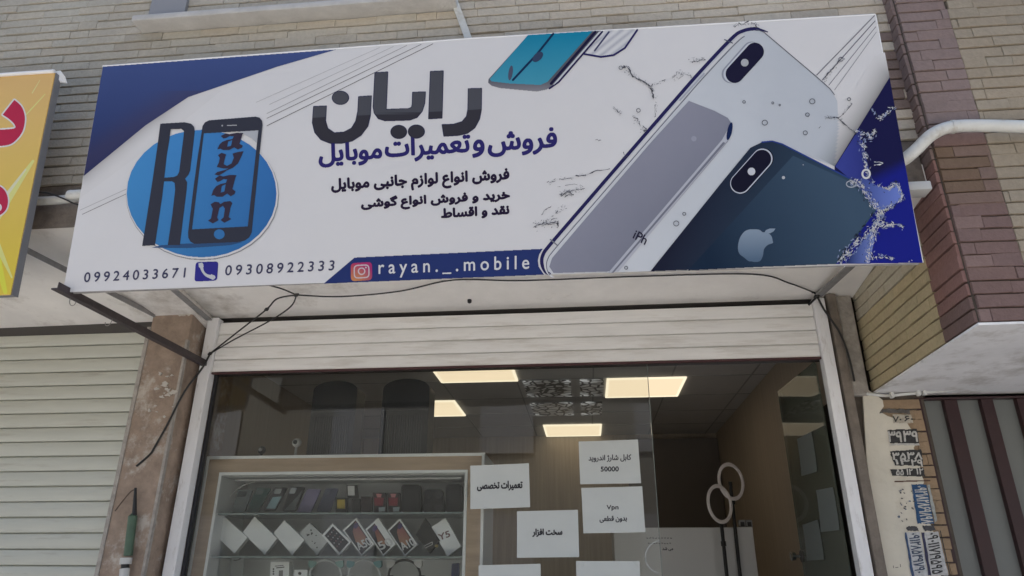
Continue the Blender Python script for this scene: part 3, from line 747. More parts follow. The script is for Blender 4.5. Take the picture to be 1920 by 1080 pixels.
a.add(ell(*cl(616, 861), 10, 9.2), bl(400, 440), 9, step=.5); a.add(stroke([cl(668, 127), cl(735, 125)], 1.6), (.6, .6, .62), 9, step=.4); a.add(ell(*cl(636, 128), 1.6), (.5, .5, .52), 9, step=.4)
for gx in (((880, 160), (868, 245), (835, 215), (785, 188), (740, 168)),): a.add([cl(*p) for p in gx], (.62, .64, .68), 7, step=.5)
ga = [(.20, .30), (.08, .14), (.27, 0), (.42, .06), (.70, 0), (.98, .03), (.94, .12), (.90, .40), (.86, .66), (1, .78), (.97, .90), (.82, 1), (.66, .86), (.48, 1), (.24, .99), (.12, .90), (0, .93), (.06, .66), (.16, .50), (.34, .40), (.56, .36), (.60, .20), (.44, .18), (.30, .28)]
gh = [(.40, .50), (.56, .42), (.53, .76), (.38, .80)]
gy_old = [(.02, .06), (.18, 0), (.34, .08), (.30, .45), (.42, .56), (.58, .42), (.64, .12), (.56, .02), (1, 0), (.98, .14), (.80, .62), (.42, .80), (.2, .98), (.02, 1), (0, .92), (.24, .86), (.52, .70), (.20, .64), (.04, .54), (.12, .38)]
gy = [(.06, .12), (.18, .02), (.36, .10), (.33, .30), (.31, .52), (.44, .60), (.60, .50), (.66, .26), (.60, .08), (.80, .02), (1, 0), (.94, .22), (.84, .52), (.66, .70), (.44, .80), (.30, .92), (.16, 1), (0, .94), (.10, .84), (.34, .78), (.50, .72), (.30, .70), (.06, .62), (.12, .44), (.14, .24)]
gn = [(.10, .22), (.04, .10), (.20, 0), (.38, .02), (.46, .12), (.62, .02), (.88, 0), (.98, .10), (.92, .30), (.88, .74), (1, .84), (.72, 1), (.54, .86), (.66, .74), (.68, .34), (.58, .20), (.44, .30), (.38, .74), (.46, .86), (.22, 1), (0, .86), (.12, .76), (.16, .32)]
def gl(g, x0, y0, x1, y1, sk=-.10):
    return [cl(x0 + u * (x1 - x0) + sk * (v - .5) * (y1 - y0), y0 + v * (y1 - y0) - .05 * (u - .5) * (x1 - x0)) for u, v in g]
for g_, q in (((ga, gh), (608, 178, 778, 292)), ((gy,), (590, 305, 772, 462)), ((ga, gh), (568, 462, 730, 608)), ((gn,), (545, 640, 702, 786))):
    a.add([gl(g, *q) for g in g_], CH2, 9, step=.45, eo=True)
a.build('logo', sign, PRINT)
# heading
c2 = lambda x, y: (560 + x / 3, 40 + y / 3)
hd = lambda x, y: np.array(base((70, 71, 77))) if y < 213 - .05 * (x - 740) else np.array(base((50, 49, 55)))
heads = [[(955, 380), (1028, 378), (1026, 500), (1016, 550), (990, 598), (950, 628), (900, 640), (818, 645), (808, 582), (870, 580), (920, 565), (945, 535), (953, 495)],
         [(742, 283), (812, 280), (805, 543), (732, 547)],
         [(430, 290), (500, 286), (491, 496), (620, 492), (636, 484), (640, 465), (642, 400), (712, 398), (708, 460), (694, 505), (665, 540), (625, 554), (485, 558), (448, 546), (426, 515), (420, 480)],
         [(338, 425), (408, 420), (402, 530), (388, 590), (350, 640), (300, 672), (240, 685), (175, 684), (125, 664), (92, 625), (78, 570), (85, 480), (155, 477), (150, 560), (163, 603), (200, 628), (255, 624), (298, 602), (322, 562), (334, 505)]]
heads = [[c2(*p) for p in h] for h in heads] + [ell(*c2(563, 622), 14.5, 12), ell(*c2(662, 620), 14.8, 12), ell(*c2(235, 430), 15, 12)]
for h in heads:
    a.add(outline(h, 2.6), base((40, 42, 72)), 3, step=.5); a.add([h], hd, 4, step=.5)
a.build('heading', sign, PRINT)
PUR = base((42, 38, 92))
for t, x0, x1, y0, y1 in (('فروش', 916, 1043, 243, 290), ('و', 887, 907, 263, 294), ('تعمیرات', 723, 880, 253, 300), ('موبایل', 599, 715, 266, 310)):
    a.add(text(t, x0, x1, y0, y1, -.06), PUR, 3, step=.5, dil=1.7)
for t, x0, x1, y0, y1 in (('فروش انواع لوازم جانبی موبایل', 621, 955, 325, 356), ('خرید و فروش انواع گوشی', 677, 956, 362, 389), ('نقد و اقساط', 827, 955, 387, 410)):
    a.add(text(t, x0 + 1, x1 - 1, y0 + 1, y1 - 1, -.06), base((36, 28, 48)), 3, step=.5, dil=1.25)
a.build('lettering', sign, PRINT)
for t, x0, x1, y0, y1 in (('09924033671', 158, 348.5, 506.5, 524.5), ('09308922333', 422.5, 627, 493, 511.5)):
    a.add(text(t, x0, x1, y0, y1, -.048, fa=False, space=1.45, shear=.12), base((62, 62, 84)), 3, step=.4, dil=.35)
a.build('phone_numbers', sign, PRINT)
a.add([rquad([(367, 491.5), (409.5, 490), (407, 526), (364.5, 528)], 6)], base((46, 44, 118)), 3, step=.5)
hs = curve([(377, 497), (380, 508), (387, 516), (399, 520)], 5)
a.add(stroke([tuple(p) for p in hs], [9, 8, 6.5, 5.5, 5, 4.6, 4.4, 4.2, 4.4, 4.8, 5, 5.4, 6, 7, 8, 9][:len(hs)]), (.72, .73, .76), 4, step=.4)
a.add([[(372, 494), (379, 492), (382, 500), (378, 503), (373, 501)], [(393, 519), (396, 514), (403, 517), (404, 521), (398, 524)]], (.72, .73, .76), 4.3, step=.4)
a.build('telephone_emblem', sign, PRINT)
a.add([(607, 531.8), (664.7, 483), (1017.5, 466.6), (1011, 477), (1008.5, 488), (1010, 500), (1020, 515)], NAVY, 3)
def ig(x, y):
    u, v = (x - 657) / 41, (y - 490) / 37; c = np.array((.62, .06, .16)) * (1 - u) + np.array((.50, .05, .22)) * u
    k = max(0, 1 - math.hypot(u - .2, v - 1.1)); return c * (1 - k) + np.array((.8, .38, .12)) * k
a.add([rquad([(657.5, 493.5), (697.5, 491), (698, 525), (658, 527.5)], 8)], ig, 4, step=.5, grad=True, seg=4)
sq = rquad([(664, 498), (691.5, 496.5), (692, 520), (664.5, 521.5)], 7); a.add(outline(sq, 2.2), (.80, .72, .76), 5, step=.4)
a.add(outline(ell(678, 508.5, 6, 6), 2.2), (.8, .72, .76), 5, step=.4); a.add(ell(686, 501.5, 1.6), (.8, .72, .76), 5, step=.4)
a.add(text('rayan._.mobile', 710, 992, 484, 516.5, -.034, fa=False, space=1.5), base((205, 208, 222)), 5, step=.4, dil=.35)
a.build('account_band', sign, PRINT)
# printed phones --------------------------------------------------------
def mixc(p, q, t): t = min(1, max(0, t)); return np.array(p) * (1 - t) + np.array(q) * t
teal = [c2(*p) for p in [(1292, 76), (1068, 325), (1066, 345), (1085, 362), (1130, 375), (1340, 395), (1395, 383), (1440, 352), (1702, 52)]]
a.add([teal], lambda x, y: mixc(base((80, 80, 88)), base((120, 120, 126)), (y - 150) / 22), 2)
a.add([[c2(*p) for p in [(1290, 77), (1075, 325), (1085, 338), (1190, 350), (1360, 358), (1400, 340), (1652, 55)]]], lambda x, y: mixc(base((20, 112, 142)), base((64, 134, 154)), (y - 60) / 110), 3, grad=True)
a.add(stroke([c2(1432, 70), c2(1340, 185), c2(1205, 330)], 4), base((22, 40, 70)), 4, step=.5); a.add([ell(*c2(1345, 200), 12, 7, -.75)], base((48, 60, 84)), 4.5, step=.5)
a.add([ell(*c2(1192, 290), 4, 14, .15)], base((70, 74, 92)), 4.5, step=.5)
a.add(stroke([c2(1668, 60), c2(1420, 350)], 5), base((28, 26, 52)), 4, step=.5); a.add(stroke([c2(1692, 60), c2(1436, 355)], 2.4), base((180, 184, 194)), 5, step=.5); a.add(stroke([c2(1708, 58), c2(1462, 342), c2(1410, 378)], 3.2), base((34, 32, 70)), 5, step=.5)
ph2 = [c2(*p) for p in [(1722, 52), (1612, 180), (1700, 198), (1770, 188), (1830, 150), (1905, 45)]]
a.add([ph2], lambda x, y: mixc(base((150, 152, 160)), base((190, 192, 200)), abs(math.sin(x * .16 + y * .2))), 4, grad=True, seg=3)
a.add(stroke([c2(1608, 184), c2(1700, 200), c2(1772, 190), c2(1835, 150), c2(1905, 48)], 3.6), base((40, 38, 82)), 5, step=.5); a.add(stroke([c2(1745, 60), c2(1665, 165)], 3.2), base((60, 62, 90)), 5, step=.5)
a.build('printed_teal_phone', sign, PRINT)
# white phone
rim = curve([(1440, 60), (1416.7, 54), (1393, 58), (1372, 72), (1315, 132), (1270, 183), (1187.5, 277.8), (1100, 379), (1032, 458), (1018, 478), (1016, 494), (1022, 508), (1030, 514)], 6)
body = [(1426, 56), (1530, 143), (1557, 167), (1570, 190), (1572, 240), (1565, 312), (1447, 266), (1409, 277), (1219, 508), (1030, 514), (1018, 490), (1040, 455), (1315, 136), (1372, 76), (1400, 56)]
a.add([body], lambda x, y: mixc(base((182, 185, 190)), base((166, 171, 177)), (x - 1100) / 450), 2, grad=True, step=1)
# soft grey shading band of the print beside the right navy field
def rshade(x, y):
    bx = np.interp(y, (167, 190, 240, 312), (1557, 1570, 1572, 1565)); u = mixc(base((182, 185, 190)), base((166, 171, 177)), (x - 1100) / 450) if x < bx and y > 150 else VN
    t = max(0, 1 - segd(x, y, [(1668, 145), (1565, 312)]) / 50); return u * (1 - .60 * t ** 1.7)
a.add([(1659, 98), (1668, 145), (1565, 312), (1545, 301), (1520, 290), (1600, 170), (1640, 105)], rshade, 3, grad=True, seg=4)
a.add(stroke([tuple(p) for p in rim], [2, 2, 3, 3.5, 4] + [6.5] * (len(rim) - 5)), base((36, 34, 74)), 4, step=.5)
a.add(stroke([(p[0] + 6, p[1] + 5) for p in rim[14:]], 3.6), base((196, 199, 208)), 5, step=.5)
a.add(stroke([(p[0] + 9, p[1] + 8) for p in rim[14:-6]], 1.2), base((60, 60, 80)), 6, step=.4)
a.add(stroke([(1320, 138), (1275, 188)], 3), base((150, 155, 165)), 7, step=.5); a.add(stroke([(1358, 74), (1374, 81)], 2), base((70, 74, 90)), 7, step=.5); a.add(stroke([(1032, 449), (1045, 460)], 2.4), base((110, 112, 120)), 7, step=.5)
a.add(stroke([(1418, 55), (1432, 60), (1500, 117.6), (1530, 143), (1556, 166), (1565, 178)], [1.2, 1.4, 1.5, 1.5, 1.5, 1.]), base((84, 86, 94)), 5, step=.4)
gray = [(1291.7, 189), (1340, 208), (1364.6, 221), (1373, 233), (1372, 250), (1364, 266), (1160, 508.5), (1038, 512), (1030, 500), (1035, 484), (1079, 432), (1219.6, 268)]
a.add([gray], lambda x, y: mixc(base((124, 125, 137)), base((112, 114, 126)), (x + y - 1500) / 150), 6, grad=True, step=.6)
a.add([[(1366, 240), (1354, 262), (1140, 512), (1160, 509), (1366, 262), (1373, 245)]], base((160, 162, 170)), 7, step=.6)
a.add([[(1356, 266), (1146, 512), (1151, 511), (1360, 268)]], base((105, 107, 118)), 8, step=.6)
a.add([ell(1368, 246, 4.5, 17, .22)], base((22, 34, 70)), 9, step=.5)
a.add([ell(1301, 260, 5, 5)], base((134, 136, 148)), 7, step=.6)
a.add(text_at('iPh', (1186, 446), (23, 13), (7, -15), fa=False), base((36, 34, 52)), 9, step=.4, dil=.3)
def capsule(p, q, r, c, layer, g=None): a.add(stroke([p, q], 2 * r) + [ccw(ell(*p, r, n=40)), ccw(ell(*q, r, n=40))], c, layer, step=.5)
capsule((1409, 95), (1370, 139), 17, base((130, 134, 144)), 3.5); capsule((1411, 95.5), (1372.5, 139), 16, base((176, 180, 188)), 4)
capsule((1415.4, 97), (1377.6, 138.5), 17, base((27, 26, 48)), 5); a.add(ell(1396.4, 117.5, 7.2), base((156, 158, 162)), 6, step=.5)
a.build('printed_white_phone', sign, PRINT)
# navy field at the right
a.add([(1668, 145), (1565, 312), (1567, 495), (1730, 492.5)], lambda x, y: mixc(base((24, 24, 62)), base((24, 30, 116)), (y - 330 + (x - 1650) * .5) / 24 + .5) if y > 0 else 0, 5, grad=True)
a.add([(1612, 240), (1566, 312), (1592, 334), (1640, 394), (1640, 350), (1625, 300)], lambda x, y: mixc(base((52, 60, 128)), base((40, 46, 108)), (x - 1580) / 60), 6, grad=True)
for o in (0, 9, 19, 28): a.add(stroke([(1531 + o * 1.2, 141 + o), (1640 + o * .12, 29 + o * 1.1)], 1.5 if o < 12 else 1), (.16, .16, .20) if o < 25 else (.34, .35, .38), 4, step=.4)
a.build('printed_navy_field', sign, PRINT)
dark = [(1219.6, 508.7), (1350, 346), (1407, 277), (1428.7, 266.5), (1447.6, 264), (1466.4, 270), (1592, 333), (1625, 365), (1643, 394), (1567, 495)]
def dk(x, y): return mixc(base((27, 30, 46)), base((52, 74, 92)), ((x - 1240) / 380 + (y - 500) / 900))
a.add([dark], dk, 7, grad=True)
a.add([[(1487, 292), (1592, 340), (1640, 394), (1565, 494), (1290, 507)]], lambda x, y: mixc(base((24, 38, 56)), base((56, 74, 92)), (x - 1330) / 300 + (480 - y) / 600), 8, grad=True)
a.add(stroke([(1428.7, 266.5), (1447.6, 264.5), (1466.4, 270), (1592, 334)], 2.6), base((40, 58, 120)), 9, step=.5)
capsule((1431, 297), (1389.5, 344), 19.5, base((20, 24, 36)), 9); capsule((1429.5, 297.5), (1388, 344), 19, base((170, 174, 184)), 9.5); capsule((1428.7, 298), (1387.8, 343.6), 17.3, base((22, 22, 38)), 10); a.add(ell(1409, 321.5, 7.2), base((178, 180, 186)), 11, step=.5)
ca = lambda x, y: (980 + x / 3.84, 260 + y / 3.84)
ap = curve([ca(*p) for p in [(1640, 652), (1700, 655), (1728, 673), (1760, 676), (1790, 700), (1800, 735), (1800, 752), (1765, 765), (1738, 795), (1730, 840), (1712, 878), (1680, 888), (1650, 884), (1625, 880), (1595, 856), (1562, 830), (1550, 790), (1556, 740), (1572, 700), (1602, 665), (1640, 652)]], 4)
agr = lambda x, y: mixc(base((124, 138, 152)), base((78, 96, 116)), (y - 425) / 60)
a.add([ap], agr, 10, step=.5); a.add([[ca(*p) for p in [(1738, 680), (1752, 658), (1780, 647), (1820, 648), (1806, 668), (1780, 682)]]], agr, 10, step=.5)
a.add(ell(1469, 333, 3), (.7, .7, .72), 10, step=.4); a.add(ell(1506, 309, 1.2), (.5, .5, .55), 10, step=.4)
a.build('printed_dark_phone', sign, PRINT)
# water
def drop(x, y, r, layer=12, c=(.14, .14, .17)):
    a.add(outline(ell(x, y, r, r * .95, n=16), 1.3), c, layer, step=.4)
for q in ((1434, 230, 5), (1395, 191, 2.6), (1523, 190, 5), (1514, 215, 3.6), (1510, 249, 4), (1449, 193, 2), (1462, 197, 1.6), (1268, 419, 5), (1283, 401, 3), (1174, 502, 3), (1197, 207, 3.6), (1164, 127, 3.5), (1577, 111, 4), (1592, 186, 3)): drop(*q)
def squig(path, wd=2, j=2.5, c=(.12, .12, .14), layer=12, gap=.3, n=4):
    P = curve(path, n); seg = []
    for p in P:
        if random.random() < gap:
            if len(seg) > 1: a.add(stroke(seg, [random.uniform(.5, wd) * random.choice((.4, .7, 1)) for _ in seg]), c, layer, step=.4)
            seg = []
        seg.append((p[0] + random.uniform(-j, j), p[1] + random.uniform(-j, j)))
    if len(seg) > 1: a.add(stroke(seg, [random.uniform(.5, wd) * random.choice((.4, .7, 1)) for _ in seg]), c, layer, step=.4)
for r_ in range(2):
    squig([(1168, 125), (1178, 126), (1184, 140), (1198, 149), (1215, 158), (1222, 170), (1226, 184)], 3.4, 1.6, gap=.15)
squig([(1222, 160), (1236, 154), (1248, 150)], 2); squig([(1230, 190), (1228, 205), (1229, 220)], 2, 1, gap=.15); squig([(1262, 148), (1272, 135), (1280, 140), (1272, 146)], 2); squig([(1280, 138), (1298, 143)], 1, .4)
squig([(1292, 112), (1305, 115), (1318, 108), (1322, 116)], 2.2, 3); squig([(1153, 200), (1158, 208), (1166, 213)], 2.2, 2); squig([(1188, 215), (1196, 228), (1208, 240), (1210, 246)], 3, 3)
squig([(1117, 262), (1128, 264)], 2, 2); squig([(1168, 285), (1176, 292), (1162, 296)], 2, 3); squig([(1377, 50), (1392, 44), (1404, 42), (1420, 50)], 2.6, 3)
squig([(1077, 330), (1100, 327), (1120, 320), (1143, 317)], 2.8, 1, gap=.05); squig([(1026, 342), (1040, 338), (1056, 336), (1074, 332)], 1.8, 2.5); squig([(1052, 368), (1066, 360), (1095, 352)], 2.6, 2, gap=.1)
for r_ in range(2): squig([(1050, 366), (1062, 360), (1074, 364), (1060, 370)], 2, 2.5)
squig([(1045, 350), (1078, 346), (1094, 350)], 1.2, 1); squig([(1015, 403), (1024, 392), (1034, 387)], 2, 1, gap=.1); squig([(1042, 400), (1050, 391), (1056, 388)], 2.6, .8)
for r_ in range(3): squig([(1003, 425), (1015, 418), (1030, 420), (1044, 415), (1046, 426)], 2, 3)
squig([(1022, 414), (1044, 408)], 1.6, 1.5); squig([(1546, 153), (1550, 140), (1562, 128), (1570, 118), (1574, 108), (1583, 111)], 2, 1.2, gap=.12)
squig([(1598, 194), (1590, 205), (1578, 216), (1570, 222)], 2.4, 1, gap=.15); squig([(1548, 221), (1560, 222), (1570, 221), (1584, 233), (1600, 246), (1606, 252)], 2.6, 1, gap=.08)
squig([(1535, 240), (1540, 236)], 1.5, .5)
WS = base((196, 200, 212)); LB = base((92, 110, 176))
a.add([[(1600, 338), (1622, 334), (1636, 344), (1648, 350), (1668, 354), (1678, 344), (1688, 350), (1692, 372), (1676, 384), (1657, 392), (1644, 396), (1632, 380), (1618, 360)]], lambda x, y: mixc(base((44, 56, 112)), base((100, 118, 184)), (x - 1600) / 90), 11, grad=True, seg=5)
a.add([[(1634, 430), (1640, 448), (1630, 494), (1586, 494), (1606, 468)]], lambda x, y: mixc(base((34, 46, 92)), base((96, 112, 170)), (x - 1590) / 45), 11, grad=True, seg=5)
def splash(path, wd, cnt, c, layer, ln=7., th=2.0):
    P = curve(path, 12); n = len(P)
    for _ in range(cnt):
        i = random.randrange(n - 1); d = nrm(np.array(P[i + 1]) - P[i] + 1e-6); nn = np.array([-d[1], d[0]])
        o = P[i] + nn * random.gauss(0, wd); a0 = random.gauss(0, .7); dd = d * math.cos(a0) + nn * math.sin(a0); L = random.uniform(.3, 1) * ln; m = np.array([-dd[1], dd[0]]) * random.uniform(.3, 1) * th
        k = [o - dd * L * .5, o - dd * L * .1 + m * .5, o + dd * L * .15 + m * random.uniform(-.2, .6), o + dd * L * .5, o + dd * L * .1 - m * .5, o - dd * L * .2 - m * random.uniform(0, .5)]
        a.add([ccw(k)], np.array(c) * random.uniform(.7, 1.05), layer, step=.4)
DKW = (.05, .06, .10); MID = base((130, 140, 170))
for path, wd, cnt in (([(1604, 248), (1616, 254), (1618, 270), (1622, 288), (1622, 304), (1626, 320), (1630, 335), (1648, 348)], 3.2, 60),
                      ([(1648, 348), (1666, 354), (1676, 344), (1686, 352), (1691, 374), (1676, 383), (1660, 394), (1648, 398)], 2.2, 70),
                      ([(1596, 342), (1612, 344), (1624, 362), (1636, 380), (1650, 396), (1654, 416), (1640, 432), (1634, 450), (1630, 472), (1626, 492)], 4.2, 150),
                      ([(1650, 400), (1640, 425), (1620, 444), (1600, 462), (1584, 482), (1572, 494)], 5, 110),
                      ([(1640, 418), (1660, 424), (1676, 421), (1694, 425)], 2.4, 40), ([(1636, 484), (1656, 482), (1676, 485)], 2, 22),
                      ([(1636, 206), (1646, 222), (1656, 217), (1666, 210), (1677, 200)], 2.2, 26), ([(1616, 252), (1628, 250), (1632, 258), (1642, 243)], 2.5, 30)):
    splash(path, wd * 1.2, cnt // 2, DKW, 12.2, 9, 2.8); splash(path, wd * 1.1, int(cnt * .8), MID, 12.6, 10, 3.2); splash(path, wd * .7, int(cnt * .8), WS, 13, 9.5, 2.6)
squig([(1640, 310), (1655, 306), (1640, 303)], 3, 1, WS, 13, .1); splash([(1704, 491), (1716, 487)], 1, 6, WS, 13)
splash([(1640, 400), (1618, 430), (1596, 458), (1570, 492)], 2.5, 36, (.03, .04, .07), 12.9, 14, 3.2)
GK = (.13, .13, .15)
for path, wd, cnt in (([(1168, 125), (1184, 140), (1198, 149), (1222, 165), (1226, 186)], 2.2, 34), ([(1222, 160), (1248, 150)], 1.5, 8), ([(1262, 148), (1276, 136), (1298, 143)], 3, 14), ([(1295, 113), (1322, 112)], 3, 16),
                      ([(1188, 215), (1198, 232), (1210, 246)], 3, 20), ([(1377, 50), (1404, 42), (1422, 50)], 2.4, 16), ([(1050, 366), (1066, 360), (1095, 352)], 3, 26), ([(1026, 342), (1056, 336), (1100, 328)], 2, 16),
                      ([(1003, 425), (1020, 417), (1046, 415)], 4, 34), ([(1546, 153), (1562, 128), (1577, 112)], 1.5, 16), ([(1548, 221), (1572, 222), (1600, 246)], 1.6, 26), ([(1598, 194), (1578, 216)], 1.2, 12), ([(1152, 200), (1166, 213)], 2, 8), ([(1045, 400), (1060, 386)], 3, 10), ([(1229, 195), (1228, 222)], 1, 8)):
    splash(path, wd, cnt, GK, 12, 5.5, 1.3); splash(path, wd * 1.4, cnt // 2, (.40, .41, .44), 11.8, 5, 1.3)
a.add(outline(ell(1624, 326, 7, 8), 3.5), WS, 13, step=.4); a.add(outline(ell(1596, 345, 9, 6), 2), (.55, .6, .68), 13, step=.4)
a.build('printed_water', sign, PRINT)

# brackets under the sign
m_iron = mat('dark_angle_iron', (.06, .045, .045), .6, noise=.3, nscale=30)
m_ang = mat('grey_angle_iron', (.25, .245, .24), .55, noise=.25, nscale=25)
def bar(mb, p, q, wd, ht):
    p, q = Vector(p), Vector(q); t = (q - p).normalized(); s_ = t.cross(Vector((0, 0, 1))).normalized() * wd / 2; u = Vector((0, 0, 1)) * ht / 2
    mb.hexa([p - s_ - u, p + s_ - u, p + s_ + u, p - s_ + u], [q - s_ - u, q + s_ - u, q + s_ + u, q - s_ + u])
b = MB(); bar(b, onZ(102, 541, 2.69), onY(388, 688, G - .02), .03, .006); bar(b, onZ(102, 541, 2.69) + np.array([.013, 0, .014]), onY(388, 688, G - .02) + np.array([.013, 0, .014]), .004, .028)
b.build('bracket', m_iron, sign)
b = MB(); p = onZ(312, 532, 2.985); bar(b, onZ(322, 540, 2.965), onY(392, 600, G - .06), .035, .006); b.build('bracket', m_ang, sign)
b = MB(); bar(b, onZ(1607, 488, 2.975), onY(1533, 556, G - .06), .04, .008); b.build('bracket', m_ang, sign)
def hook(px, d, label):
    p = Vector(onZ(px[0], px[1], 2.68)); pts = [p + Vector((0, 0, .01)), p + Vector((d * .002, 0, -.012)), p + Vector((d * .012, 0, -.026)), p + Vector((d * .026, 0, -.024)), p + Vector((d * .030, 0, -.010))]
    b = MB(); b.tube(curve(pts, 5), .0016, 6); return tag(b.build('wire_hook', mat('wire_steel', (.25, .24, .22), .4, .6), smooth=True), label, 'hook', 'wire hooks on the dark bracket')
hook((131, 562), 1, 'thin wire hook hanging at the outer end of the dark sign bracket')
hook((210, 600), -1, 'thin wire hook hanging halfway along the dark sign bracket')
st_ = thing('bracket_bar', 'grey angle iron bar lying under the soffit from the yellow sign to the pillar top', 'bracket', tuple(onZ(40, 462, 2.98)))
b = MB(); bar(b, onZ(38, 461, 3.0), onZ(287, 588, 2.955), .032, .006); bar(b, onZ(38, 461, 3.0) + np.array([.014, 0, -.012]), onZ(287, 588, 2.955) + np.array([.014, 0, -.012]), .004, .024); b.build('angle', m_ang, st_)

# ------------------------------------------------------------------ yellow sign at the left
ys = thing('yellow_sign', 'golden yellow sign board with crimson white-edged letters, cut by the left edge', 'sign', (-2.4, 2.5, 2.7))
YP0 = np.array(onZ(20, 553, 2.7)); YN = np.array([0, -.9946, -.1033])
yp = lambda x, y, o=0.: Vector(on_plane((x, y), YP0 + YN * o, YN)[0])
ytr, ybr = yp(103, 136), yp(19, 553); dx = Vector((-2.2, 0, 0))
b = MB(); b.slab([ytr, ybr, ybr + dx, ytr + dx], -YN * .004); b.build('face', mat('gold_vinyl', base((168, 136, 76)), .42, noise=.05, nscale=2), ys)
b = MB(); n3 = Vector(YN); b.slab([ytr - n3 * .0045, ybr - n3 * .0045, ybr - n3 * .0045 + Vector((.004, 0, 0)), ytr - n3 * .0045 + Vector((.004, 0, 0))], -n3 * .035)
b.slab([ybr - n3 * .005, ybr - n3 * .005 + dx, ybr - n3 * .005 + dx + Vector((0, 0, .03)), ybr - n3 * .005 + Vector((0, 0, .03))], -n3 * .03); b.build('frame', mat('grey_frame', (.24, .24, .25), .5, .2), ys)
b = MB(); b.tube([ytr + Vector((0, -.004, .004)), ytr + dx + Vector((0, -.004, .004))], .009, 8)
fl = [yp(100, 134, -.01), yp(113, 132, -.02), yp(121, 143, -.03), yp(125, 155, -.04), yp(108, 153, -.03), yp(103, 146, -.012)]
b.slab(fl, (0, .006, 0)); b.build('hem', mat('hem_white', (.8, .8, .8), .4), ys)
a = Art(YP0, YN, ink=.72)
def ray_(p, q, w0, w1, c, layer): a.add(stroke([p, q], [w0, w1]), c, layer, step=.7)
a.add([(-260, 160), (102, 136.5), (20, 551), (-320, 590)], lambda x, y: mixc(base((188, 156, 104)), base((206, 168, 66)), (y - 150) / 360), .5, grad=True, step=2)
ray_((-20, 420), (62, 302), 26, 5, base((206, 200, 120)), 1); ray_((-20, 408), (48, 318), 9, 3, base((196, 206, 160)), 1.5); ray_((48, 216), (85, 176), 2.4, 1.2, base((214, 190, 120)), 1)
ray_((-5, 460), (22, 520), 12, 3, base((214, 200, 120)), 1.2); ray_((60, 175), (75, 150), 2, 1, base((212, 184, 128)), 1); ray_((-8, 475), (10, 548), 16, 8, base((216, 190, 70)), 1.1)
cy = lambda x, y: (x / 3.6, 120 + y / 3.6)
L1 = curve([cy(*p) for p in [(97, 242), (140, 280), (163, 330), (168, 385), (152, 455), (110, 512), (60, 545), (-30, 556)]], 4) + [cy(-30, 445)] + curve([cy(*p) for p in [(-30, 445), (60, 440), (104, 430), (92, 400), (60, 370), (18, 342)]], 3)
L2 = curve([cy(*p) for p in [(-60, 812), (0, 826), (38, 862), (54, 920), (42, 980), (0, 1020), (-60, 1040)]], 4)
for L_ in (L1, L2): a.add(outline(L_, 5.5), base((212, 208, 204)), 2, step=.6); a.add([L_], base((158, 42, 68)), 3, step=.6)
a.add([ell(-2, 389, 5.5, 7)], base((212, 208, 204)), 4, step=.5)
a.build('lettering', ys, PRINT)

# ------------------------------------------------------------------ pipes and cables
m_pvc = mat('white_pvc', (.64, .65, .62), .45, noise=.10, nscale=6, stain=((.36, .31, .23), 7), smin=.5, smax=.72)
b = MB()
pp = [onY(2700, 262, 2.515), onY(1990, 240, 2.515), onY(1850, 236, 2.515), onY(1785, 238, 2.515), onY(1748, 252, 2.52), onY(1716, 282, 2.545), onY(1690, 302, 2.565), onY(1660, 308, 2.58)]
b.tube(curve(pp, 6), .025, 20); b.tube([onY(1790, 238, 2.515), onY(1782, 238, 2.515)], .0275, 20); dp = b.build('drain_pipe', m_pvc, smooth=True); tag(dp, 'white plastic drain pipe running right across the purple corner bricks', 'pipe')
cb = thing('conduit', 'flat white conduit strip running down the brick wall to the sign top', 'conduit', tuple(onY(865, 40, 2.63)))
b = MB(); p, q = Vector(onY(846, -14, 2.63)), Vector(onY(882, 82, 2.63)); t = (q - p).normalized(); s_ = Vector((t.z, 0, -t.x)) * .017
b.hexa([p - s_, p + s_, p + s_ + Vector((0, .014, 0)), p - s_ + Vector((0, .014, 0))], [q - s_, q + s_, q + s_ + Vector((0, .014, 0)), q - s_ + Vector((0, .014, 0))]); b.build('strip', m_pvc, cb)
b = MB(); b.tube(curve([onY(52, 376, 2.6), onY(75, 377, 2.6), onY(120, 374, 2.59), onY(165, 366, 2.585)], 5), [.02] * 16, 12); t_ = b.build('drain_pipe', m_pvc, smooth=True); tag(t_, 'short white pipe on the slab edge between the yellow sign and the big sign', 'pipe')
b = MB(); b.tube(curve([onY(128, 365, 2.57), onY(140, 366, 2.57), onY(170, 363, 2.57)], 4), [.016, .022] + [.024] * 7, 12); tag(b.build('pipe_elbow', m_pvc, smooth=True), 'white rounded pipe end poking out behind the left edge of the big sign', 'pipe')
b = MB(); b.tube(curve([onY(62, 360, 2.57), onY(90, 362, 2.56), onY(118, 372, 2.56), onY(140, 382, 2.57), onY(160, 385, 2.58)], 5), .004, 6); tag(b.build('cable', mat('black_rubber', (.015, .015, .015), .5), smooth=True), 'thin dark wire crossing the short white pipe at left', 'cable')
b = MB(); P_ = Vector(onY(1722, 362, 2.60)); b.box(P_.x - .09, P_.x + .036, 2.56, 2.63, P_.z - .006, P_.z + .032, .003); tag(b.build('bracket_end', mat('bracket_white', (.5, .5, .48), .5), smooth=True), 'white square bracket end sticking out beside the purple bricks', 'bracket')
MB_RUB = MATS['black_rubber']
def cable(pts, r, label, n=6, name='cable', knots=()):
    b = MB(); b.tube(curve(pts, n), r, 7)
    for k in knots: b.tube([Vector(k) + Vector((-.012, 0, -.006)), Vector(k), Vector(k) + Vector((.012, 0, .006))], [.004, .011, .004], 8)
    return tag(b.build(name, MB_RUB, smooth=True), label, 'cable', 'black cables around the shop front')
zc = 2.965
K1 = onZ(556, 553, 2.93); K2 = onY(500, 580, 3.3); K3 = onY(394, 663, G - .06)
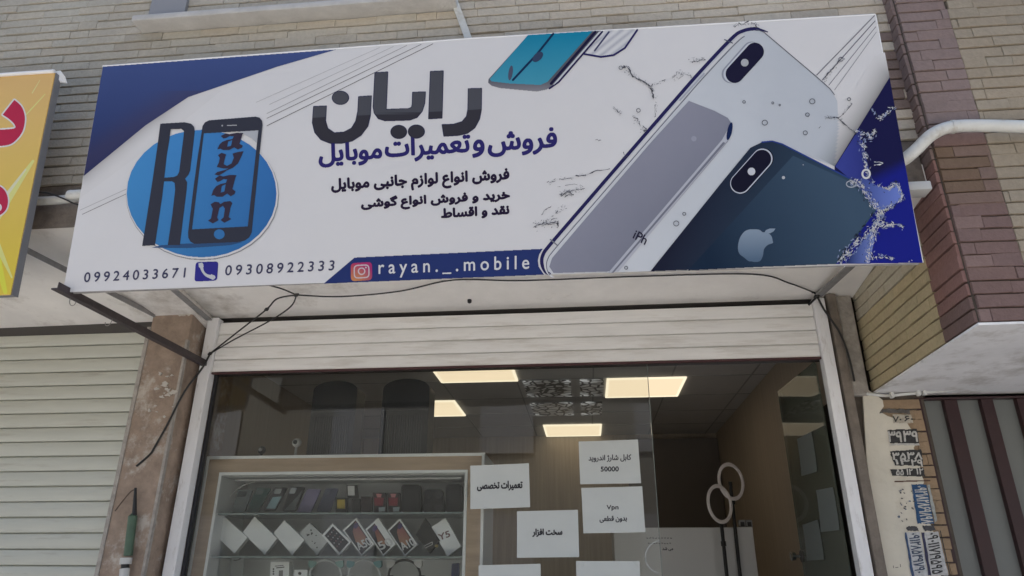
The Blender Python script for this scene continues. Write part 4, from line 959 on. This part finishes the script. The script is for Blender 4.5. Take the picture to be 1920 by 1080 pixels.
cable([K1, onZ(640, 556, 2.96), onZ(750, 546, 2.985), onZ(850, 525, 3.02), onZ(980, 526, 2.99), onZ(1200, 518, 3.0), onZ(1410, 514, 3.0), onZ(1480, 531, 2.985), onY(1527, 549, G - .07)], .004, 'long black cable running along the white soffit to the right rail top', knots=(K1,))
cable([onZ(505, 535, 3.0), onZ(530, 542, 2.97), K1], .004, 'short black cable coming from behind the sign to the cable knot')
cable([K1, onY(520, 560, 3.25), K2, onY(455, 615, 3.42), K3], .0042, 'black cable looping from the knot through a joint down to the left rail, upper strand', knots=(K2, K3))
cable([K1, onY(545, 575, 3.22), onY(505, 602, 3.3), onY(440, 636, 3.45), K3], .0038, 'black cable looping from the knot to the left rail, lower strand')
cable([K3, onY(383, 684, 3.5), onY(372, 700, 3.44), onY(346, 734, PY - .012), onY(312, 799, PY - .010), onY(290, 838, PY - .01), onY(281, 852, PY - .01), onY(256, 874, PY - .008)], .0055, 'black cable hanging down across the brown pillar face')
cable([onY(1522, 548, G - .065), onY(1530, 552, G - .07), onY(1545, 580, G - .07), onY(1575, 625, G - .06), onY(1592, 670, G - .05), onY(1602, 715, G - .04)], .005, 'black cable dropping beside the right rail to the tan wall')
cable([onY(1545, 545, G - .08), onY(1528, 560, G - .09), onY(1516, 572, G - .08)], .006, 'short dark cable tangle at the right rail top', knots=(onY(1530, 556, G - .09), onY(1540, 548, G - .09)))
b = MB(); s9 = [onY(1625, 738, G - .03), onY(1660, 742, G - .03), onY(1700, 739, G - .02), onY(1800, 731, G - .02), onY(1930, 722, G - .02)]
b.tube(curve(s9, 5), .007, 8)
wc = tag(b.build('cable_duct', m_pvc, smooth=True), 'thin white cable along the back edge of the right soffit with clamps', 'cable')
for x, y in ((1672, 741), (1722, 737), (1733, 736)): p = onY(x, y, G - .035); b = MB(); b.box(p[0] - .008, p[0] + .008, p[1] - .012, p[1] + .012, p[2] - .014, p[2] + .014, .003); b.build('clamp', m_pvc, wc)
# green connector on the pillar
gc = thing('cable_coupling', 'green plastic cable coupling with white lower cap hanging on the pillar', 'coupling', tuple(onY(240, 1000, PY - .03)))
Yg = PY - .035
b = MB(); b.tube([onY(250, 962, Yg), onY(249, 968, Yg), onY(240, 1042, Yg)], [.009, .021, .020], 14); b.build('body', mat('green_plastic', (.07, .125, .08), .5, noise=.2, nscale=20), gc, smooth=True)
b = MB(); b.tube([onY(254, 915, Yg), onY(252, 966, Yg)], [.006, .012], 8); b.build('cable_end', MB_RUB, gc, smooth=True)
b = MB(); b.tube([onY(237, 1046, Yg), onY(235, 1058, Yg)], .027, 14); b.tube([onY(234, 1066, Yg), onY(232, 1090, Yg)], .022, 14); b.build('cap', mat('cap_white', (.55, .55, .53), .5), gc, smooth=True)
b = MB(); b.tube([onY(235, 1056, Yg), onY(234, 1068, Yg)], .018, 12); b.build('collar', MB_RUB, gc, smooth=True)
b = MB(); b.tube(curve([onY(254, 918, Yg), onY(245, 922, Yg), onY(228, 942, Yg), onY(216, 958, Yg)], 4), .003, 6); tag(b.build('cable', mat('brown_string', (.1, .07, .05), .8), smooth=True), 'thin brown string tied above the green coupling', 'string')
# small lamp hook under the soffit
b = MB(); p = Vector(onZ(880, 578, 2.95)); p.z += .045; b.tube([p + Vector((0, 0, .02)), p, p + Vector((0, 0, -.012)), p + Vector((0, 0, -.016))], [.012, .012, .011, .005], 12); tag(b.build('soffit_fitting', MB_RUB, smooth=True), 'tiny dark round fitting under the middle of the soffit', 'fitting')

# ------------------------------------------------------------------ display cabinet
cab = thing('display_cabinet', 'tall display cabinet with wood band and white trims full of phones, behind the left glass', 'cabinet', (-1.3, 3.75, 0))
CF = 3.74
m_trim = mat('white_trim', (.85, .86, .85), .4); m_wood = mat('oak_laminate', (.46, .33, .22), .5, noise=.2, nscale=4, stretch=(.8, 8, 8))
pz = lambda x, y, d=CF: onY(x, y, d)
xL, xR, zT = pz(388, 855)[0], pz(909, 851)[0], pz(650, 852)[2]
ixL, ixR, izT = pz(411, 886)[0], pz(877, 881)[0], pz(640, 883)[2]
tt = .016
b = MB(); b.box(xL, xR, CF, CF + .03, zT - tt, zT, .002); b.box(xL, xL + tt, CF, CF + .03, .1, zT - tt, .002); b.box(xR - tt, xR, CF, CF + .03, .1, zT - tt, .002)
b.box(ixL, ixR, CF, CF + .03, izT - tt, izT, .002); b.box(ixL, ixL + tt, CF, CF + .03, .1, izT - tt, .002); b.box(ixR - tt, ixR, CF, CF + .03, .1, izT - tt, .002)
b.build('trim', m_trim, cab)
b = MB(); b.box(xL + tt, xR - tt, CF + .006, CF + .025, izT, zT - tt); b.box(xL + tt, ixL, CF + .006, CF + .025, .1, izT); b.box(ixR, xR - tt, CF + .006, CF + .025, .1, izT)
b.build('wood_band', m_wood, cab)
b = MB(); b.box(xL, ixL + .004, CF + .031, CF + .38, .1, zT - .012); b.box(ixR - .004, xR, CF + .031, CF + .38, .1, zT - .012); b.box(xL, xR, CF + .031, CF + .38, zT - .011, zT - .001); b.build('carcass', m_trim, cab)
b = MB(); b.box(ixL, ixR, CF + .36, CF + .378, .1, zT - .02); b.build('back_panel', mat('grey_back', (.55, .57, .57), .5), cab)
b = MB(); b.box(ixL + .01, ixR - .01, CF + .04, CF + .36, izT - .02, izT - .006); b.tube([(ixL + .05, CF + .1, izT - .03), (ixR - .05, CF + .1, izT - .03)], .006, 8); b.build('top_lamp_rail', mat('rail_grey', (.5, .5, .5), .4), cab)
m_sg = mat('shelf_glass', (.20, .25, .24), .12)
ZS1 = pz(640, 961, CF + .03)[2]; ZS2 = pz(640, 1043, CF + .03)[2]
for z in (ZS1, ZS2, ZS2 - .22):
    b = MB(); b.box(ixL + .006, ixR - .006, CF + .03, CF + .34, z - .008, z); b.build('glass_shelf', m_sg, cab)
c3 = lambda x, y: (380 + x / 3.692, 840 + y / 3.692)
def cmat(c, r=.4): return mat('plastic_%d_%d_%d' % tuple(int(v * 999) for v in c), c, r, spec=.2)
def slab_item(name, cat, label, quad, Y, th, col, group=None, r=3, rough=.4, parts=(), art=None, m=None):
    t = thing(name, label, cat, tuple(onY(*c3(*quad[0]), Y)), group)
    P = rquad([c3(*p) for p in quad], r) if r else [c3(*p) for p in quad]
    mb = MB(); mb.slab([onY(x, y, Y) for x, y in P], (0, th, 0)); mb.build('body', m or cmat(col, rough), t)
    if art:
        ar = Art((0, Y - .0006, 0), (0, -1, 0), .0004); art(ar); ar.build('print', t, PAPERINK)
    for pn, poly, pc_, dep in parts:
        mb = MB(); mb.slab([onY(*c3(*p), Y - dep) for p in poly] if not hasattr(poly, 'shape') else [onY(x, y, Y - dep) for x, y in poly], (0, dep - .0002, 0)); mb.build(pn, cmat(pc_), t)
    return t
GP = 'phone cases on the upper shelf'
def camhole(x, y, w_, h_, sk=-.4): return rquad([c3(x, y), c3(x + w_, y), c3(x + w_ + h_ * sk, y + h_), c3(x + h_ * sk, y + h_)], 2)
YC = 3.88
slab_item('phone_case', 'phone case', 'clear grey phone case at the left end of the upper shelf', [(245, 292), (345, 292), (290, 445), (195, 445)], YC, .01, (.14, .16, .16), GP, parts=(('camera_hole', camhole(250, 300, 60, 38), (.05, .06, .06), .002),))
slab_item('phone_case', 'phone case', 'dark green phone case on the upper shelf', [(378, 276), (470, 278), (385, 445), (298, 445)], YC, .01, (.015, .05, .045), GP, parts=(('camera_hole', camhole(380, 285, 45, 38), (.10, .12, .12), .002),))
slab_item('phone_case', 'phone case', 'clear phone case with black edge and pale blue lower half', [(500, 272), (588, 272), (500, 435), (420, 435)], YC, .01, (.02, .02, .025), GP, parts=(('picture', [c3(490, 335) and (485, 340), (545, 335), (500, 420), (440, 418)], (.22, .33, .36), .002), ('camera_hole', camhole(505, 282, 45, 35), (.25, .27, .27), .002)))
slab_item('phone_case', 'phone case', 'grey phone case with thick black edge and white camera ring', [(610, 268), (708, 270), (640, 440), (550, 440)], YC, .01, (.015, .015, .018), GP, parts=(('back', [(655, 335), (690, 290), (635, 430), (565, 430)], (.12, .13, .13), .002), ('camera_hole', camhole(612, 275, 42, 40), (.3, .32, .33), .002)))
slab_item('phone_case', 'phone case', 'lilac phone case on the upper shelf', [(725, 283), (820, 285), (748, 448), (650, 445)], YC, .01, (.17, .15, .24), GP)
slab_item('phone_case', 'phone case', 'slate blue phone case beside the lilac one', [(855, 278), (942, 280), (880, 445), (785, 440)], YC, .01, (.06, .065, .10), GP, parts=(('camera_hole', camhole(850, 288, 36, 32), (.09, .10, .14), .002),))
GA = 'small accessory packs on the upper shelf'
slab_item('accessory_pack', 'accessory pack', 'black accessory pack with yellow window', [(925, 345), (1000, 345), (1000, 447), (920, 447)], YC, .02, (.015, .015, .015), GA, r=0, parts=(('window', [(932, 357), (985, 357), (985, 420), (930, 420)], (.45, .33, .06), .002),))
slab_item('accessory_pack', 'accessory pack', 'tall black accessory pack with white card, highest on the shelf', [(995, 255), (1068, 255), (1072, 345), (1002, 345)], YC + .03, .02, (.02, .02, .02), GA, r=0, parts=(('card', [(1003, 262), (1050, 262), (1052, 328), (1006, 328)], (.6, .6, .58), .002),))
slab_item('accessory_pack', 'accessory pack', 'plain black accessory box beside the red packs', [(1032, 350), (1090, 350), (1092, 447), (1034, 447)], YC, .03, (.02, .02, .02), GA, r=0)
slab_item('accessory_pack', 'accessory pack', 'black accessory box with dull red side', [(1096, 336), (1168, 336), (1166, 440), (1098, 440)], YC, .03, (.03, .018, .02), GA, r=0)
for x, l in ((1178, 'red and black accessory pack, left of the two alike'), (1277, 'red and black accessory pack, right of the two alike')):
    slab_item('accessory_pack', 'accessory pack', l, [(x, 310), (x + 88, 310), (x + 92, 447), (x + 8, 447)], YC, .02, (.02, .012, .014), GA, r=0, parts=(
        ('red_print', [(x + 10, 345), (x + 75, 345), (x + 70, 400), (x + 12, 400)], (.18, .012, .025), .002), ('emblem', [(x + 22, 318), (x + 62, 318), (x + 55, 342), (x + 30, 342)], (.5, .2, .2), .002), ('charger', [(x + 40, 412), (x + 85, 408), (x + 82, 438), (x + 42, 440)], (.45, .5, .5), .003)))
GB = 'black rounded cases on the upper shelf'
for q, l in (([(1375, 253), (1508, 253), (1512, 447), (1372, 447)], 'tall black rounded case, leftmost of the black cases'), ([(1535, 285), (1660, 285), (1675, 445), (1520, 445)], 'shorter black case with four lobes between two tall ones'), ([(1685, 250), (1795, 250), (1802, 440), (1678, 445)], 'tall black rounded case at the right end of the shelf')):
    lobes = ()
    if 'lobes' in l: lobes = tuple(('lobe', ell(*c3(x, y), 8.5, 7, n=16), (.03, .03, .033), .008) for x, y in ((1562, 322), (1632, 322), (1555, 412), (1635, 412)))
    else: lobes = (('groove', rquad([c3(q[0][0] + 18, 290), c3(q[1][0] - 18, 290), c3(q[1][0] - 16, 425), c3(q[0][0] + 16, 425)], 4), (.022, .022, .024), .003),)
    slab_item('speaker_case', 'case', l, q, YC, .04, (.012, .012, .013), GB, r=7, parts=lobes)
b = MB(); b.tube(curve([onY(*c3(*p), YC + .02) for p in [(150, 430), (165, 385), (205, 320), (275, 262), (362, 235)]], 5), .0028, 6); tag(b.build('charging_cable', cmat((.55, .56, .55)), smooth=True), 'thin white cable arching at the left end of the upper shelf', 'cable')
GD = 'phone boxes stood on their corners on the middle shelf'
WP = (.80, .81, .80)
def ph_art(fn, q):
    q = [np.array(c3(*p)) for p in q]           # corners: top, right, bottom, left ; long side left->bottom
    def M(u, v): return tuple(q[0] * (1 - u) * (1 - v) + q[1] * u * (1 - v) + q[2] * u * v + q[3] * (1 - u) * v)
    return lambda a_: fn(a_, M, q)
def plainart(a_, M, q): pass
def screen(a_, M, q):
    a_.add([[M(.08, .12), M(.94, .12), M(.94, .88), M(.08, .88)]], (.02, .02, .022), 1, step=.4)
    for i in range(4):
        for j in range(4): a_.add([ell(*M(.2 + i * .17, .26 + j * .16), 1.3)], (.35, .35, .36) if (i + j) % 2 else (.2, .1, .1), 2, step=.4)
def speck(a_, M, q):
    for k in range(12): a_.add([ell(*M(random.uniform(.2, .85), random.uniform(.25, .75)), random.uniform(.8, 1.8))], (.1, .1, .1), 1, step=.4)
def wall(t, sh=0):
    def f(a_, M, q):
        cfun = lambda x, y: mixc((.26, .07, .10), (.36, .20, .13), (y - q[0][1]) / 50)
        a_.add([[M(.05, .10 + sh), M(.96, .10 + sh), M(.96, .93), M(.05, .93)]], (.03, .03, .035), 1, step=.4)
        a_.add([[M(.06, .15 + sh), M(.66, .15 + sh), M(.80, .55), M(.55, .80), M(.25, .60)]], cfun, 2, step=.4, grad=True, seg=3)
        a_.add([ell(*M(.18, .25 + sh), 4, 6, .5)], (.08, .05, .14), 3, step=.4)
        o = np.array(M(.80, .98)); u = np.array(M(.98, .02)) - o; L = np.linalg.norm(u); uu = u / L
        a_.add(text_at(t, o + uu * L * .08, u * .84, np.array(M(.55, .95)) - o, fa=False), (.62, .62, .62), 4, step=.35, dil=.5)
    return f
def y5(a_, M, q):
    o = np.array(c3(1640, 640)); a_.add(text_at('Y5', o, np.array(c3(1715, 612)) - o, np.array(c3(1628, 600)) - np.array(c3(1640, 640)), fa=False), (.20, .12, .12), 2, step=.35, dil=.5)
D_ = [([(150, 475), (310, 620), (220, 730), (65, 580)], WP, 'plain white phone box, leftmost of the row of tilted boxes', plainart), ([(360, 475), (515, 625), (430, 738), (275, 585)], WP, 'plain white phone box, second from the left in the tilted row', plainart),
      ([(565, 500), (705, 635), (620, 742), (490, 590)], WP, 'smaller plain white phone box, third from the left in the tilted row', plainart), ([(740, 517), (870, 640), (790, 742), (665, 595)], (.52, .53, .52), 'white phone box speckled with small dark print', speck),
      ([(900, 522), (1028, 648), (945, 745), (825, 605)], WP, 'white phone box with a black printed screen', screen), ([(1062, 483), (1185, 665), (1100, 748), (970, 570)], WP, 'phone box marked A50 with orange and purple picture', wall('A50')),
      ([(1215, 483), (1335, 665), (1250, 748), (1125, 565)], WP, 'phone box marked 50, tilted, between the A50 and A10 boxes', wall('50', .25)), ([(1365, 488), (1487, 668), (1400, 750), (1280, 570)], WP, 'phone box marked A10 with orange picture', wall('A10')),
      ([(1540, 485), (1640, 640), (1570, 730), (1475, 600)], (.02, .02, .02), 'black phone box with pale line print', None), ([(1680, 483), (1790, 680), (1695, 752), (1580, 550)], WP, 'white phone box marked Y5 at the right end', y5)]
for i, (q, c, l, fn) in enumerate(D_):
    if fn is None: fn = lambda a_, M, q: (a_.add(stroke([c3(1520, 685), c3(1590, 650), c3(1590, 668), c3(1525, 700)], 1.1), (.5, .5, .48), 1, step=.35), a_.add([ell(*c3(1618, 678), 3.4, 3)], (.35, .28, .12), 1, step=.4))
    slab_item('phone_box', 'phone box', l, q, 3.86 + (i % 2) * .012 , .035, c, GD, r=0, art=(ph_art(fn, q) if fn is not plainart else None), rough=.55)
def bx1(a_):
    a_.add(stroke([c3(500, 818), c3(560, 812)], 1.2) + stroke([c3(510, 830), c3(565, 824)], 1.8), (.1, .1, .1), 1, step=.35)
    for y in (838, 855, 872): a_.add([ell(*c3(490, y), 1.6)], (.05, .05, .05), 1, step=.35)
    a_.add([[c3(528, 848), c3(556, 846), c3(556, 905), c3(526, 905)]], (.25, .25, .25), 1, step=.4)
slab_item('accessory_box', 'box', 'white accessory box with black print on the lowest visible shelf', [(472, 788), (600, 788), (592, 960), (462, 960)], 3.87, .05, WP, r=0, art=bx1)
slab_item('accessory_box', 'box', 'small white box beside the cat-ear headphones', [(635, 843), (725, 843), (722, 960), (625, 960)], 3.88, .05, WP, r=0, art=lambda a_: a_.add([ell(*c3(672, 868), 3.2, 3)], (.05, .05, .05), 1, step=.4))
slab_item('hook_card', 'card', 'pale plastic card with black hook at the left of the lowest shelf', [(195, 755), (285, 755), (280, 960), (180, 960)], 3.92, .004, (.24, .26, .26), r=0, art=lambda a_: a_.add(stroke([c3(213, 778), c3(245, 775), c3(282, 757)], 1.8), (.03, .03, .03), 1, step=.4))
def headphones(cx, label, band, ear, r=110, cy_=886):
    t = thing('headphones', label, 'headphones', tuple(onY(*c3(cx, cy_), 3.88)), 'cat-ear headphones on the lowest visible shelf')
    b = MB(); b.tube([onY(*c3(cx + r * math.cos(a_), cy_ + r * math.sin(a_)), 3.88) for a_ in np.linspace(R(180), R(360), 20)], .006, 8); b.build('headband', cmat(band), t, smooth=True)
    for s_ in (-1, 1):
        b = MB(); P = [c3(cx + s_ * r * .93, cy_ - r * .98), c3(cx + s_ * r * 1.02, cy_ - r * .55), c3(cx + s_ * r * .60, cy_ - r * .80)] if r > 60 else None
        P = curve([c3(cx + s_ * (r + 8), cy_ - r * .98), c3(cx + s_ * (r + 10), cy_ - r * .62), c3(cx + s_ * (r - 16), cy_ - r * .52), c3(cx + s_ * (r - 46), cy_ - r * .86), c3(cx + s_ * (r + 8), cy_ - r * .98)], 4)[:-1]
        b.slab([onY(x, y, 3.872) for x, y in P], (0, .02, 0)); b.build('ear', cmat(ear), t)
        b = MB(); p = Vector(onY(*c3(cx + s_ * r, cy_ + 40), 3.88)); b.tube([p + Vector((0, -.01, 0)), p + Vector((0, .03, 0))], [.03, .034], 16); b.build('earcup', cmat(band), t, smooth=True)
headphones(852, 'white headphones with mint cat ears, left pair', (.55, .57, .56), (.22, .36, .34))
headphones(1117, 'white headphones with teal cat ears, middle pair', (.55, .57, .56), (.16, .32, .34))
headphones(1397, 'black headphones with white cat ears, right pair', (.02, .02, .02), (.5, .5, .49))
slab_item('accessory_bag', 'accessory', 'dark blue accessory hanging at the right end of the lowest shelf', [(1725, 800), (1775, 795), (1775, 960), (1715, 960)], 3.9, .02, (.02, .035, .10), r=2)
# on top of the cabinet
def loudspk(px, top, label):
    Y = 3.98; z0 = zT - .0005; xa, xb = onY(px[0], 800, Y)[0], onY(px[1], 800, Y)[0]; zt_ = onY((px[0] + px[1]) / 2, top, Y)[2]
    t = thing('loudspeaker', label, 'loudspeaker', ((xa + xb) / 2, Y, z0), 'tall black loudspeakers on the display cabinet')
    w_ = xb - xa; arc = [((xa + xb) / 2 + w_ / 2 * math.cos(u), zt_ - w_ * .22 + w_ * .22 * math.sin(u)) for u in np.linspace(0, math.pi, 14)]
    prof = [(xa, z0), (xb, z0)] + arc
    b = MB(); b.slab([(x, Y, z) for x, z in prof], (0, .16, 0)); b.build('cabinet', mat('speaker_black', (.012, .012, .013), .5), t)
    b = MB()
    for k in range(16): x = xa + w_ * (.1 + .05 * k); b.box(x, x + w_ * .022, Y - .006, Y - .0003, z0 + .03, (z0 + zt_) / 2 + .02)
    b.build('grille', mat('speaker_grille', (.035, .035, .035), .4), t)
    b = MB(); b.box(xa + .002, xb - .002, Y - .003, Y - .0003, (z0 + zt_) / 2 + .05, (z0 + zt_) / 2 + .056); b.build('seam', MATS['speaker_grille'], t)
loudspk((580, 664), 714, 'tall black loudspeaker with domed top on the cabinet, left of the two')
loudspk((713, 802), 710, 'tall black loudspeaker with domed top on the cabinet, beside the light panel')
def cam_thing(x, y, r, label, col, ring):
    t = thing('security_camera', label, 'camera', tuple(onY(x, y, 3.9)))
    p = Vector(onY(x, y, 3.85)); z0 = zT - .0005
    b = MB(); b.tube([(p.x, 3.87, z0), (p.x, 3.87, z0 + .008), (p.x, 3.87, z0 + .01), (p.x, 3.87, p.z)], [r * .9, r * .9, r * .3, r * .3], 12); b.build('stand', cmat(col), t, smooth=True)
    b = MB(); rr = [r * math.sin(k * math.pi / 10 + .001) for k in range(11)]; b.tube([(p.x, 3.87 - r * math.cos(k * math.pi / 10), p.z) for k in range(11)], rr, 16, caps=False); b.build('head', cmat(col), t, smooth=True)
    b = MB(); b.tube([(p.x, 3.87 - r * 1.03, p.z), (p.x, 3.87 - r * .8, p.z)], [r * .45, r * .5], 14); b.build('lens', cmat(ring, .15), t, smooth=True)
cam_thing(554, 829, .026, 'white ball security camera on the cabinet top beside the left loudspeaker', (.4, .4, .39), (.01, .01, .01))
cam_thing(488, 843, .022, 'small black ball camera on the cabinet top near the left', (.015, .015, .015), (.3, .3, .3))

# ------------------------------------------------------------------ counter and ring lights inside
CY = 5.2
xa, xb, zc_ = onY(1150, 990, CY)[0], onY(1412, 988, CY)[0], onY(1300, 989, CY)[2]
ct = thing('counter', 'white shop counter seen through the open doorway, under the ring lights', 'counter', ((xa + xb) / 2, CY, 0))
m_ct = mat('white_laminate', (.6, .6, .58), .45)
b = MB(); b.box(xa, xb - .13, CY, CY + .5, .02, zc_, .004); b.build('front_panel', m_ct, ct)
b = MB(); b.box(xb - .125, xb, CY + .02, CY + .5, .02, zc_ + .003, .004); b.build('end_panel', m_ct, ct)
for i, (x, l) in enumerate(((1391, 'small white box on the counter end, left one'), (1404, 'small white box on the counter end, right one'))):
    p = onY(x, 985, CY + .1); t = thing('gadget_box', l, 'box', (p[0], CY + .1, zc_)); b = MB(); b.box(p[0] - .02, p[0] + .022, CY + .08, CY + .14, zc_ + .0035, zc_ + .055, .003); b.build('carton', cmat((.3, .3, .3)), t)
    b = MB(); b.box(p[0] - .012, p[0] + .014, CY + .078, CY + .0795, zc_ + .012, zc_ + .04); b.build('label', cmat((.06, .06, .06)), t)
def ring(x, y, rx, ry, sx, label, Y):
    c = Vector(onY(x, y, Y)); k = Y / G * .00274 * .93; R_ = ry * k; t = thing('ring_light', label, 'ring light', (c.x, Y, zc_), 'ring lights on black stands by the counter')
    ax = math.acos(min(1, rx / ry)); u = Vector((math.cos(ax), math.sin(ax), 0)); b = MB(); n = 36; m_ = 8; rings = []
    for i in range(n):
        a_ = 2 * math.pi * i / n; d = u * math.cos(a_) + Vector((0, 0, 1)) * math.sin(a_); nn = u.cross(Vector((0, 0, 1)))
        rings.append([b.v(c + d * (R_ + .013 * math.cos(q)) + nn * .008 * math.sin(q)) for q in (2 * math.pi * j / m_ for j in range(m_))])
    for i in range(n):
        for j in range(m_): b.bm.faces.new((rings[i][j], rings[(i + 1) % n][j], rings[(i + 1) % n][(j + 1) % m_], rings[i][(j + 1) % m_]))
    b.build('ring_lamp', mat('ring_diffuser', (.88, .82, .78), .5), t, smooth=True)
    f = Vector(onY(*sx, Y)); top = Vector((c.x + (f.x - c.x) * .2, Y + .015, c.z - (R_ if y > 920 else -.0)))
    b = MB(); b.tube([top, Vector((f.x, Y + .015, .05))], .012, 8); b.tube([top + Vector((0, 0, -.12)), top + Vector((.0, 0, -.15))], .017, 8); b.build('stand', MB_RUB, t, smooth=True)
ring(1370.7, 902.7, 25.6, 32, (1386, 1080), 'ring light on a black stand, the higher one behind', 5.12)
ring(1349.5, 944.7, 24.6, 32.6, (1364, 1080), 'ring light on a black stand, the lower one in front', 5.02)
